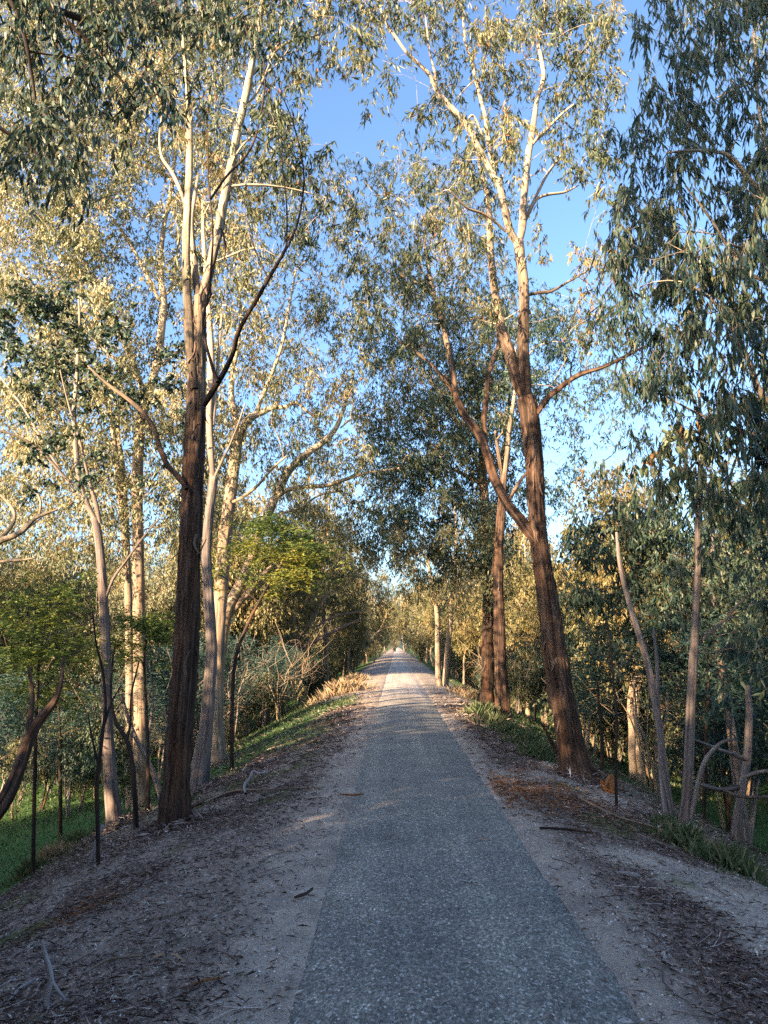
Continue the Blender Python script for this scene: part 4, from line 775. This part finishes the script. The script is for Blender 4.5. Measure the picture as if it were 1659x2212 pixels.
link('fallen_leaves', mesh('fallen_leaves', V, [np.concatenate([b + [0, 1, 2], b + [0, 2, 3]])], M['litter'], {'tone': np.repeat(q.uniform(.1, 1, n), 4)}), kind='stuff')
# rusty litter patch near the right trunk and on the left
def patch(name, cx, cyy, rx, ry, n, mat, Lr):
    x = q.normal(cx, rx, n); y = q.normal(cyy, ry, n); ok = np.maximum(XL - x, x - XR) > .02; x, y = x[ok], y[ok]; n = len(x)
    P = on_ground(x, y, .012); D = q.normal(0, 1, (n, 3)); D[:, 2] *= .2; D = unit(D)
    link(name, leaf_mesh(name, P, D, q.uniform(*Lr, n), q.uniform(.008, .016, n), q.uniform(0, 1, n), mat, q), kind='stuff')
h = hit(1180, 1715); patch('rusty_litter', h[0] - .3, h[1], .7, .7, 5000, M['rustlitter'], (.03, .1))
h = hit(185, 1965); patch('rusty_litter', h[0], h[1], .16, .22, 700, M['rustlitter'], (.02, .05))
for (bx, by) in ((b1[0], b1[1]), (b2[0], b2[1]), (b3[0], b3[1]), (c1[0], c1[1]), (c2[0], c2[1]), (b5[0], b5[1]), (c4[0], c4[1])):
    n = 900; a = q.uniform(0, 6.28, n); rr = .16 + np.abs(q.normal(0, .30, n)); x = bx + np.cos(a) * rr; y = by + np.sin(a) * rr
    P = on_ground(x, y, .01); P[:, 2] += np.clip(.12 - .25 * (rr - .16), 0, 1) * q.random(n); D = q.normal(0, 1, (n, 3)); D[:, 2] *= .35; D = unit(D)
    link('heaped_litter', leaf_mesh('heaped_litter', P, D, q.uniform(.05, .22, n), q.uniform(.008, .022, n), np.clip(q.normal(.4, .25, n), 0, 1), M['litter'], q), kind='stuff')
# gravel stones
x, y = samp(90000, 2.3, 20, -4.5, 5, 1.9); s = np.maximum(XL - x, x - XR); g = interp_grid(gravel, x, y)
keep = (s > -.05) & (q.random(len(x)) < np.clip(g * .9 + .04, 0, 1)); x, y = x[keep][:30000], y[keep][:30000]; n = len(x)
r = q.uniform(.003, .0095, n) * np.where(q.random(n) < .04, 1.9, 1) * np.clip(y / 8, 1, 1.6); P = on_ground(x, y, 0); a0 = q.uniform(0, 6.28, n)
ang = a0[:, None] + np.array([0, 1.3, 2.5, 3.8, 5.1])[None]; rr = r[:, None] * q.uniform(.7, 1.2, (n, 5))
ring = np.stack([P[:, 0:1] + np.cos(ang) * rr, P[:, 1:2] + np.sin(ang) * rr, P[:, 2:3] + r[:, None] * q.uniform(-.1, .35, (n, 5))], -1)
top = P[:, None] + np.stack([q.normal(0, .25, n) * r, q.normal(0, .25, n) * r, r * .85], -1)[:, None]
V = np.concatenate([ring, top], 1).reshape(-1, 3); b = np.arange(n)[:, None] * 6
F = np.concatenate([b + [i, (i + 1) % 5, 5] for i in range(5)])
link('gravel', mesh('gravel', V, [F], M['stone'], {'tone': np.repeat(np.clip(q.normal(.5, .25, n), 0, 1), 6)}), kind='stuff')
# grass
def blades(name, x, y, Lb, Wb, mat, tone, lean=.35):
    n = len(x); P = on_ground(x, y, -.01); D = np.stack([q.normal(0, lean, n), q.normal(0, lean, n), np.ones(n)], -1); D = unit(D)
    a = q.uniform(0, 6.28, n); Sd = np.stack([np.cos(a), np.sin(a), np.zeros(n)], -1); bend_ = np.stack([q.normal(0, .3, n), q.normal(0, .3, n), -np.abs(q.normal(0, .2, n))], -1) * Lb[:, None]
    V = np.stack([P - Sd * Wb[:, None] / 2, P + Sd * Wb[:, None] / 2, P + D * Lb[:, None] * .55 + Sd * Wb[:, None] * .35, P + D * Lb[:, None] + bend_], 1).reshape(-1, 3); b = np.arange(n)[:, None] * 4
    return link(name, mesh(name, V, [np.concatenate([b + [0, 1, 2], b + [0, 2, 3]])], mat, {'tone': np.repeat(tone, 4)}), kind='stuff')
x, y = samp(200000, 5, 60, -16, 14, .8)
g = interp_grid(grass, x, y); inf = (x > -.56 * y - .6) & (x < .54 * y + .6); keep = inf & (q.random(len(x)) < g * .85 * (.35 + .9 * fbm(x * .8, y * .8, 14))); x, y = x[keep], y[keep]; n = len(x)
blades('grass', x, y, q.uniform(.03, .11, n) * np.clip(y / 18, .7, 1.6), q.uniform(.004, .008, n) * np.clip(y / 12, .8, 2.5), M['grass'], np.clip(q.normal(.42, .2, n) + .5 * (fbm(x * .5, y * .5, 15) - .5), 0, 1))
def tuft(cx, cyy, r, hgt, n, mat, label, tmean=.5, name='grass_tuft', group=None):
    zz = float(ground(cx, cyy)); a = q.uniform(0, 6.28, n); rr = np.abs(q.normal(0, .5, n)) * r * (1 if cyy < 16 else 1.4); dx, dy = np.cos(a) * rr, np.sin(a) * rr
    P = np.stack([dx, dy, ground(cx + dx, cyy + dy) - zz - .02], -1); Lb = hgt * q.uniform(.2, 1.1, n) * np.clip(1.1 - .5 * rr / r, .3, 1) * (.8 if cyy < 20 else 1); a = q.uniform(0, 6.28, n); out = np.stack([np.cos(a), np.sin(a), np.zeros(n)], -1) * q.uniform(0, .6, (n, 1))
    D = unit(out + np.array([0, 0, 1.]) + q.normal(0, .16, (n, 3))); Sd = unit(np.cross(D, q.normal(0, 1, (n, 3)))); Wb = .0020 * (1 + hgt) * max(1, cyy / 13)
    mid = P + D * Lb[:, None] * .55; tip = P + D * Lb[:, None] + np.stack([np.cos(a), np.sin(a), -q.uniform(.1, .8, n)], -1) * (Lb * .16)[:, None]
    V = np.stack([P - Sd * Wb / 2, P + Sd * Wb / 2, mid + Sd * Wb * .4, tip], 1).reshape(-1, 3); b = np.arange(n)[:, None] * 4
    o = link(name, mesh(name, V, [np.concatenate([b + [0, 1, 2], b + [0, 2, 3]])], mat, {'tone': np.repeat(np.clip(q.normal(tmean, .2, n), 0, 1), 4)}), loc=(cx, cyy, zz))
    return tagm(o, label, 'grass tuft', group)
TU = [(733, 1500, 1.3, .75, 1500, 'dry', 'tall blond dry grass clump on the left edge where the sunlight starts'), (762, 1478, .8, .7, 900, 'dry', 'smaller blond dry grass clump just behind the tall one on the left'),
      (1046, 1548, .55, .5, 900, 'grass', 'green grass tuft at the foot of the blackened trunk'), (1075, 1570, .6, .5, 900, 'grass', 'green grass tuft at the foot of the lighter trunk of the pair'),
      (1105, 1590, .55, .5, 800, 'grass', 'long grass tuft right of the touching pair of trunks'), (1140, 1615, .55, .5, 800, 'grass', 'long grass tuft left of the forked red trunk'),
      (1170, 1640, .5, .45, 700, 'grass', 'grass tuft against the left side of the forked red trunk'), (1485, 1830, .35, .4, 500, 'grass', 'grey green tuft below the many stemmed young gum'),
      (1440, 1790, .3, .3, 350, 'grass', 'thin tuft left of the foot of the many stemmed gum'), (400, 1750, .12, .4, 60, 'grass', 'sparse upright tuft by the largest left trunk'),
      (1580, 1880, .5, .4, 600, 'grass', 'grass tuft on the right bank near the photo edge'), (150, 1830, .5, .45, 700, 'grass', 'pale grass clump on the brink of the left bank'),
      (110, 1860, .45, .45, 600, 'dry', 'dry grass clump on the brink of the left bank'), (60, 1890, .4, .4, 500, 'grass', 'grass clump lowest on the brink of the left bank'),
      (1000, 1500, .6, .5, 700, 'dry', 'dry grass right of the path beyond the slim pair of trunks'), (1030, 1515, .6, .55, 700, 'dry', 'dry grass clump beside the blackened trunk'),
      (1010, 1480, .8, .7, 700, 'dry', 'dry brush clump behind the slim pair of trunks')]
for a_, b_, r_, h_, n_, m_, lab in TU:
    P = hit(a_, b_); tuft(P[0], P[1], r_, h_, n_, M[m_], lab, .5 if m_ == 'dry' else .6)
# small weeds
for k, (a_, b_, lab) in enumerate([(1070 + 300, 1965, 'small green weed patch on the right gravel verge'), (1440, 1990, 'tiny weed on the right verge, nearest the photo edge'), (200 + 195, 2090, 'green sprig in the litter near the bottom left'),
                                   (520, 2108, 'moss tuft beside the left gravel edge'), (1380, 2090, 'bright moss tuft on the right verge'), (1450, 2150, 'brightest green weed at the bottom right'), (80, 1890 - 10, 'grey green weed at the left photo edge'), (625, 1768, 'low weed in litter left of the path')]):
    P = hit(a_, b_); tuft(P[0], P[1], .10, .05, 220, M['grass'], lab, .45, 'weed')

# ------------------------------------------------------------------ sticks, stump, saplings
def stick(name, label, pts, mat, lift=.015, cat='stick', sides=8, group=None):
    """pts: (px, py, width px, height above the ground) on the ground seen there"""
    G = np.array([hit(a, b) for a, b, *_ in pts]); rows = []
    for g_, (a, b, wd, hh) in zip(G, pts):
        dep = (g_ - CAM) @ FWD; r_ = wd * .5 * dep / FPX; rows.append([g_[0], g_[1], float(ground(g_[0], g_[1])) + hh + r_ * .6, r_])
    PR = np.array(rows); V, F, bu, N = limb(PR, sides, .04, .12, int(pts[0][0]), 0, .0); b0 = PR[0, :3].copy()
    o = link(name, mesh(name, V - b0, F, mat, {'bark': bu}, True), loc=b0); return tagm(o, label, cat, group)
def up_stick(name, label, root_px, pts, mat, cat, dY=0.0):
    g_ = hit(*root_px); PRs = [px_limb(p_, g_[1], g_[1] + dY, i == 0) for i, p_ in enumerate(pts)]
    r_ = thing(name, label, cat, g_)
    for i, PR in enumerate(PRs):
        V, F, bu, N = limb(PR, 10, .03, .10, 17 + i, 0, 0); link('stem' if i == 0 else 'fork', mesh('stem' if i == 0 else 'fork', V - g_, F, mat, {'bark': bu}, True), r_)
    return r_
up_stick('dead_branch', 'pale grey forked dead branch standing up at the bottom left', (100, 2180), [[(104, 2200, 15), (100, 2160, 14), (110, 2120, 14), (103, 2080, 12), (94, 2050, 9), (92, 2030, 5)], [(112, 2118, 7), (125, 2140, 7), (145, 2165, 6), (168, 2185, 5), (172, 2205, 4)], [(106, 2150, 7), (85, 2165, 6), (72, 2190, 5), (70, 2215, 4)]], M['wood_grey'], 'branch')
stick('dead_branch', 'curved silvery stick lying in the litter left of the path', [(530, 1720, 6, .02), (528, 1708, 6, .06), (540, 1695, 6, .08), (546, 1682, 5, .10), (560, 1680, 4, .06), (582, 1672, 3, .02)], M['wood_grey'], cat='branch')
stick('fallen_bark', 'reddish bark strip lying across the left edge of the path', [(735, 1722, 3, .03), (750, 1724, 4, .03), (765, 1724, 4, .03), (786, 1722, 3, .03)], M['wood_orange'], cat='bark')
stick('fallen_stick', 'dark curved stick touching the path edge near the bottom', [(636, 1945, 5, .01), (648, 1944, 7, .02), (662, 1940, 7, .02), (675, 1930, 5, .03)], M['bark_black'])
stick('fallen_stick', 'long pale stick among the litter in the middle of the left shoulder', [(296, 1998, 3, .0), (330, 1990, 4, .01), (370, 1982, 4, .01), (410, 1968, 3, .01)], M['bark_twig'])
stick('fallen_branch', 'thick dark branch lying at the foot of the largest left trunk', [(300, 1700 + 105, 8, .02), (330, 1790, 9, .03), (360, 1775, 9, .03), (420, 1748, 8, .03), (470, 1728, 6, .02), (520, 1712, 4, .01)], M['bark_dark'], cat='branch')
stick('fallen_branch', 'thin brown branch just above the thick one, left shoulder', [(440, 1742, 5, .04), (500, 1718, 5, .04), (560, 1712, 4, .03), (620, 1708, 3, .02), (700, 1706, 3, .02)], M['bark_twig'], cat='branch')
stick('fallen_branch', 'long dark stick on the right verge pointing at the path', [(1165, 1792, 4, .01), (1200, 1796, 5, .02), (1240, 1800, 5, .02), (1290, 1804, 4, .01)], M['bark_dark'], cat='branch')
stick('fallen_branch', 'long straight branch sliding down the right bank', [(1250, 1730, 5, .03), (1330, 1770, 5, .03), (1420, 1800, 5, .04), (1530, 1850, 5, .04), (1600, 1890, 4, .04)], M['bark_twig'], cat='branch')
stick('fallen_branch', 'thin branch lying below the long straight one on the right bank', [(1380, 1810, 4, .03), (1450, 1840, 4, .03), (1520, 1880, 4, .03)], M['bark_grey'], cat='branch')
stick('fallen_stick', 'grey stick in the bottom left litter, left of the standing branch', [(10, 2180, 5, .01), (40, 2150, 6, .02), (75, 2125, 5, .02)], M['wood_grey'])
stick('fallen_stick', 'brown curved stick beneath the standing dead branch', [(180, 2110, 4, .01), (230, 2085, 5, .02), (290, 2075, 5, .02), (330, 2068, 3, .01)], M['bark_twig'])
stick('fallen_stick', 'rusty brown stick near the lower middle of the left litter', [(400, 2140, 5, .01), (440, 2130, 6, .02), (480, 2118, 4, .01)], M['wood_orange'])
stick('fallen_bark', 'pale strip of bark lying in the litter on the right verge', [(1338, 1892, 5, .02), (1352, 1898, 9, .03), (1368, 1902, 10, .03), (1384, 1900, 4, .02)], M['wood_grey'], cat='bark')
def sprig(name, label, px, py, n, mt, spread, sc):
    h = hit(px, py); r_ = thing(name, label, 'leaves', h)
    for i in range(n):
        o = link('leaf', LM2[mt], r_); o.location = (q.normal(0, spread), q.normal(0, spread), .03 + .02 * q.random()); o.rotation_euler = (radians(90) + q.normal(0, .15), q.normal(0, .3), q.uniform(0, 6.28)); s_ = sc * q.uniform(.6, 1.1); o.scale = (s_,) * 3
LM2 = []
for k_, t_ in ((3, 'stone'), (5, 'rustlitter')):
    me_ = LM[k_].copy(); me_.materials.clear(); me_.materials.append(M[t_]); LM2.append(me_)
sprig('leaf_sprig', 'small grey leaf sprig lying in the middle of the path', 1012, 1918, 7, 0, .05, .35)
sprig('leaf_sprig', 'two dark leaves on the path just right of its middle, beyond the grey sprig', 1035, 1822, 3, 1, .05, .3)
sprig('leaf_sprig', 'pinkish pair of fallen leaves in the litter at the lower left', 372, 2082, 2, 1, .03, .55)
sprig('leaf_sprig', 'pale leaves in the right verge litter near the bottom corner', 1412, 2068, 3, 0, .05, .4)
# broken stump at the foot of the right trunk
h = hit(1318, 1712); st = thing('broken_stump', 'splintered orange stump between the forked red trunk and the young gum', 'stump', h)
for k, (dx, dy, hh, r_, ln) in enumerate([(0, 0, .26, .10, .02), (.06, .03, .40, .035, .05), (-.05, .04, .18, .04, -.05), (-.02, -.05, .12, .05, -.08)]):
    PR = np.array([[h[0] + dx, h[1] + dy, h[2] - .15, r_ * 1.2], [h[0] + dx, h[1] + dy, h[2] + .03, r_], [h[0] + dx + ln, h[1] + dy, h[2] + hh * .7, r_ * .7], [h[0] + dx + ln * 1.4, h[1] + dy, h[2] + hh, r_ * .12]])
    V, F, bu, N = limb(PR, 14, .03, .25, 60 + k); link('splinter' if k else 'stump_base', mesh('splinter', V - h, F, M['wood_orange'] if k != 1 else M['bark_red'], {'bark': bu}, True), st)
# leaning dead stem by the right trunk, burnt stick
up_stick('dead_branch', 'short dark dead stem leaning against the forked red trunk', (1215, 1665), [[(1215, 1665, 12), (1205, 1630, 10), (1193, 1605, 8), (1180, 1580, 6), (1170, 1565, 4)]], M['bark_dark'], 'branch', -.1)
# dark thin stems on the left bank
up_stick('sapling_stem', 'thin black bare sapling in front of the slender left trunk', (212, 1868), [[(212, 1868, 9), (211, 1780, 9), (209, 1700, 9), (215, 1640, 8), (222, 1580, 7), (228, 1520, 6), (222, 1450, 5), (208, 1390, 4), (200, 1320, 3)], [(214, 1660, 6), (200, 1600, 4), (190, 1540, 3)], [(224, 1570, 5), (240, 1520, 4), (262, 1480, 3)]], M['bark_black'], 'sapling')
up_stick('sapling_stem', 'bent black sapling between the slender trunk and the largest left trunk', (294, 1790), [[(294, 1785, 12), (290, 1700, 11), (284, 1640, 10), (274, 1600, 9), (262, 1580, 8), (250, 1560, 7), (240, 1510, 5), (242, 1440, 4), (250, 1380, 3)], [(274, 1600, 6), (282, 1560, 5), (284, 1500, 4), (300, 1430, 3)]], M['bark_black'], 'sapling')
up_stick('wooden_stake', 'pale weathered stake standing on the brink of the left bank', (195, 1865), [[(195, 1868, 9), (203, 1840, 9), (212, 1810, 9), (222, 1782, 7)]], M['wood_grey'], 'branch')
up_stick('sapling_stem', 'thin grey stem leaning left beside the largest left trunk', (345, 1740), [[(350, 1740, 11), (338, 1690, 11), (318, 1640, 10), (296, 1600, 9), (280, 1560, 8), (262, 1500, 6)], [(320, 1645, 6), (322, 1590, 5), (330, 1500, 4), (322, 1430, 3)]], M['bark_grey'], 'sapling', 1.2)
up_stick('sapling_stem', 'thin dark bare stem just right of the forked red trunk', (1332, 1745), [[(1332, 1745, 7), (1330, 1650, 6), (1332, 1560, 6), (1326, 1480, 5), (1318, 1400, 4), (1310, 1340, 3)]], M['bark_black'], 'sapling')
# fallen grey timber on the right
def free_limb(name, label, cat, lims, mat, group=None):
    b0 = lims[0][0, :3]; r_ = thing(name, label, cat, (b0[0], b0[1], float(ground(b0[0], b0[1]))), group); bb = np.array(r_.location)
    for i, PR in enumerate(lims):
        V, F, bu, N = limb(PR, 12, .08, .1, 23 + i); link('trunk' if i == 0 else 'limb', mesh('limb', V - bb, F, mat, {'bark': bu}, True), r_)
    return r_
free_limb('fallen_tree', 'fallen dead tree with grey limbs at the right photo edge', 'fallen tree', [px_limb([(1590, 1800, 22), (1600, 1720, 20), (1612, 1650, 18), (1618, 1560, 15), (1615, 1480, 10)], 12.5, 12.8, True),
          px_limb([(1612, 1640, 10), (1570, 1625, 9), (1530, 1610, 7), (1500, 1598, 5), (1480, 1590, 3)], 12.6, 12.0), px_limb([(1600, 1700, 11), (1560, 1706, 10), (1530, 1700, 9), (1500, 1690, 7), (1470, 1668, 5)], 12.6, 12.0),
          px_limb([(1605, 1680, 10), (1640, 1668, 9), (1690, 1662, 8)], 12.6, 12.2), px_limb([(1560, 1705, 7), (1600, 1720, 7), (1680, 1722, 6)], 12.2, 11.8)], M['bark_grey'])
# dead pale tree at the left photo edge, in the sun
Yd = 14.5
free_limb('dead_tree', 'bare white dead tree with crooked sunlit limbs at the left photo edge', 'dead tree', [px_limb([(-60, foot(-60, Yd), 26), (-40, 1400, 20), (-30, 1250, 16), (-8, 1178, 13), (25, 1160, 12), (52, 1145, 10), (75, 1120, 8), (98, 1110, 6), (125, 1100, 4)], Yd, Yd - .5, True),
          px_limb([(0, 1165, 9), (22, 1140, 9), (32, 1120, 8), (28, 1100, 7), (12, 1080, 5), (-10, 1060, 4)], Yd - .2, Yd), px_limb([(85, 1112, 5), (88, 1085, 5), (80, 1065, 4), (72, 1050, 2)], Yd - .4, Yd), px_limb([(-30, 1220, 8), (10, 1212, 7), (45, 1210, 5), (78, 1205, 3)], Yd - .3, Yd - .6), px_limb([(40, 1145, 4), (60, 1140, 4), (90, 1118, 3)], Yd - .3, Yd - .1)], M['bark_pale'])
# leaning dark trunk at the lower left
free_limb('leaning_tree', 'dark mossy trunk leaning right at the lower left photo edge', 'tree', [px_limb([(-40, 1790, 36), (0, 1745, 33), (25, 1700, 30), (45, 1650, 27), (65, 1590, 24), (90, 1550, 20), (115, 1520, 15), (130, 1480, 10), (138, 1420, 6)], 11.0, 12.2), px_limb([(62, 1600, 14), (66, 1550, 12), (70, 1500, 9), (62, 1440, 6)], 11.6, 12)], M['bark_dark'])

# sunlit crooked trunks beyond the left group, and others in the middle distance
def mid_tree(name, label, px, py, lims, mat, lm, A, leaf, seed, dY=0):
    h = hit(px, py); L_ = [px_limb(p_, h[1], h[1] + dY * (i > 0), i == 0) for i, p_ in enumerate(lims)]
    return make_tree(name, label, 'tree', L_, A(h[1]), mat, lm, seed, leaf, sides=18, step=.12, amp=.08)
mid_tree('crooked_gum_tree', 'crooked sunlit trunk on the left bank where the grass slope begins', 528, 1588,
         [[(530, 1588, 24), (524, 1540, 19), (512, 1490, 16), (505, 1440, 14), (498, 1400, 12), (490, 1370, 9)], [(518, 1500, 9), (500, 1470, 8), (488, 1440, 6), (470, 1420, 4)], [(527, 1560, 8), (545, 1520, 7), (560, 1490, 6), (575, 1470, 5)]],
         M['bark_pale'], M['gum_gold'], lambda Y: grid_pts(rng, 440, 1300, ["12321", "23432", "13431", "0122"], Y + 2, 1, .8), dict(n=40, rad=.4, L=.12, W=.034), 301)
mid_tree('spreading_gum_tree', 'gum with many bare fanned out limbs leaning right on the left bank', 572, 1560,
         [[(570, 1560, 22), (576, 1510, 17), (590, 1460, 14), (612, 1410, 12), (612, 1360, 11), (608, 1310, 9), (602, 1260, 6)], [(590, 1458, 11), (625, 1420, 10), (660, 1395, 9), (700, 1375, 8), (745, 1352, 6), (775, 1340, 4)],
          [(600, 1440, 9), (640, 1385, 8), (665, 1350, 7), (690, 1310, 6), (715, 1270, 4)], [(612, 1400, 7), (635, 1340, 6), (638, 1290, 5), (636, 1240, 3)], [(595, 1450, 7), (620, 1390, 6), (650, 1330, 5), (660, 1290, 4)],
          [(640, 1400, 6), (690, 1350, 5), (730, 1330, 5), (790, 1320, 3)]],
         M['bark_grey'], M['gum_gold'], lambda Y: grid_pts(rng, 560, 1180, ["0012332", "0123443", "0123443", "0012232"], Y + .5, 1.6, .7), dict(n=46, rad=.5, L=.14, W=.04), 302, .8)
mid_tree('small_leaning_gum', 'small sunlit forked gum leaning toward the far path from its left', 773, 1432,
         [[(773, 1432, 8), (780, 1412, 7), (790, 1395, 6), (805, 1375, 4), (820, 1362, 3)], [(778, 1415, 5), (786, 1395, 4), (794, 1378, 3), (802, 1362, 2)]],
         M['bark_pale'], M['gum_gold'], lambda Y: grid_pts(rng, 740, 1240, ["0233", "2344", "1233"], Y + 1, 2.5, 1.0), dict(n=40, rad=.9, L=.2, W=.06), 303)

# ------------------------------------------------------------------ wattles: feathery green sprays
def wattle(name, label, px, Y, pts, ell, mat, seed, n=11, rad=.24, per=1.0, L=.05, sY=.5, w0=9):
    q2 = np.random.default_rng(seed); L_ = [px_limb([(px, foot(px, Y), w0)] + pts, Y, Y, True)]; A = []
    for (cx, cyy, rx, ry, m_) in ell:
        m_ = int(m_ * per); u_ = q2.normal(0, .5, (m_, 2)); A.append(at(cx + u_[:, 0] * rx, cyy + u_[:, 1] * ry, Y + q2.normal(0, sY, m_)))
    return make_tree(name, label, 'wattle', L_, np.vstack(A), M['bark_black'], mat, seed, dict(n=n, rad=rad, L=L, kind='frond'), sides=10, step=.2, amp=.05, rise=.1, rmax=.015)
wattle('wattle_tree', 'bright green feathery wattle spray in front of the leaning gum, left of the path', 500, 15.2, [(505, 1450, 8), (530, 1360, 7), (560, 1300, 6), (600, 1230, 5), (640, 1190, 3)],
       [(590, 1140, 60, 30, 26), (530, 1170, 50, 26, 14), (640, 1180, 70, 30, 30), (660, 1230, 60, 40, 30), (560, 1200, 60, 30, 12), (600, 1250, 60, 40, 14), (680, 1205, 30, 26, 10), (470, 1230, 20, 50, 6)], M['wattle'], 401, 14, .22)
wattle('wattle_tree', 'yellow green wattle low at the left photo edge', 70, 13.5, [(80, 1500, 7), (90, 1400, 5), (100, 1320, 3)],
       [(50, 1330, 90, 60, 40), (130, 1290, 80, 50, 26), (60, 1420, 100, 60, 34), (160, 1400, 70, 60, 22), (30, 1500, 80, 50, 14), (150, 1500, 80, 50, 12)], M['wattle'], 402, 12, .26)
wattle('wattle_tree', 'yellow green wattle between the slender trunk and the largest left trunk', 320, 14.0, [(318, 1560, 6), (312, 1450, 5), (314, 1380, 3)],
       [(310, 1345, 60, 22, 26), (345, 1370, 35, 22, 12), (280, 1380, 40, 26, 10), (300, 1430, 60, 40, 8)], M['wattle'], 403, 12, .22)
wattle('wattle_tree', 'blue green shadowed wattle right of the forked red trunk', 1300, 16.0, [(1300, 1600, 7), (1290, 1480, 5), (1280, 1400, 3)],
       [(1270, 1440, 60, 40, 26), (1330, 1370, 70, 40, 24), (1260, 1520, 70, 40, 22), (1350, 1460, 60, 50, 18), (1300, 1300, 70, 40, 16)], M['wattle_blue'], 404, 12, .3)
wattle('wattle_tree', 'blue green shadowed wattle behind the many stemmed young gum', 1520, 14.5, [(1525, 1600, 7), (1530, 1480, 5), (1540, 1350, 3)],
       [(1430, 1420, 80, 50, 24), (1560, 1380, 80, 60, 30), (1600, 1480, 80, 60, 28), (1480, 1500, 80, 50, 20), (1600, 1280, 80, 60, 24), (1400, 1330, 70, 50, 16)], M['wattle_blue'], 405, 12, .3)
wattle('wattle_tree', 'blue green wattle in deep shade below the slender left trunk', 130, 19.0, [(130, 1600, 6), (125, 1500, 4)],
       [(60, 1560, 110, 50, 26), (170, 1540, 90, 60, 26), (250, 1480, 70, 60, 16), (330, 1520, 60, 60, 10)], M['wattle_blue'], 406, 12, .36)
# dark bushy gum on the right, middle height
h = W3((6.6, 15.5, ground(6.6, 15.5) - .3, .12), (6.6, 15.5, ground(6.6, 15.5), .11), (6.5, 15.5, 0, .09), (6.3, 15.4, 2.5, .06), (6.4, 15.4, 4.5, .03))
A = grid_pts(rng, 1210, 1030, ["001233344", "123555566", "345666677", "355666666", "344566655", "234455554", "123344444", "011233333"], 15.2, 1.0, .55)
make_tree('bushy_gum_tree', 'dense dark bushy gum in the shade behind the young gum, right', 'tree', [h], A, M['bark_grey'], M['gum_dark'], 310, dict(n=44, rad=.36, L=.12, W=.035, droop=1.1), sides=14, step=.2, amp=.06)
# ------------------------------------------------------------------ tell look-alike forest plants apart by what they are seen beside
LAND = [(60, 'left photo edge'), (235, 'slender left trunk'), (390, 'largest left trunk'), (480, 'leaning left gum'), (620, 'left gap'), (855, 'path'), (960, 'slim pair of trunks'), (1068, 'touching pair of trunks'), (1200, 'forked red trunk'), (1490, 'right young gum'), (1640, 'right photo edge')]
ORD = ['nearest', 'second nearest', 'third nearest', 'fourth nearest', 'fifth nearest', 'sixth nearest', 'seventh nearest', 'eighth nearest', 'ninth nearest', 'tenth nearest', 'eleventh nearest', 'twelfth nearest', 'thirteenth nearest', 'fourteenth nearest', 'fifteenth nearest', 'sixteenth nearest', 'seventeenth nearest', 'eighteenth nearest', 'nineteenth nearest', 'twentieth nearest']
from collections import defaultdict
byl = defaultdict(list)
for o in COL.objects:
    if o.parent is None and o.type == 'EMPTY' and o.name.split('.')[0] in ('forest_gum', 'understory_shrub', 'bare_shrub') and o['group'] != GRP_B:
        d = np.array(o.location) - CAM; px = 829.5 + FPX * (d @ RIGHT) / (d @ FWD); k = min(LAND, key=lambda t: abs(t[0] - px))
        byl[o['label'] + ' by the ' + k[1]].append((float(d @ FWD), o))
for lab, L_ in byl.items():
    L_.sort(key=lambda t: t[0])
    for k, (d, o) in enumerate(L_): o['label'] = lab if len(L_) == 1 else '%s %s' % (ORD[min(k, 19)], lab)
print('objects', len(bpy.data.objects), 'tris ~', sum(len(m.polygons) for m in bpy.data.meshes))
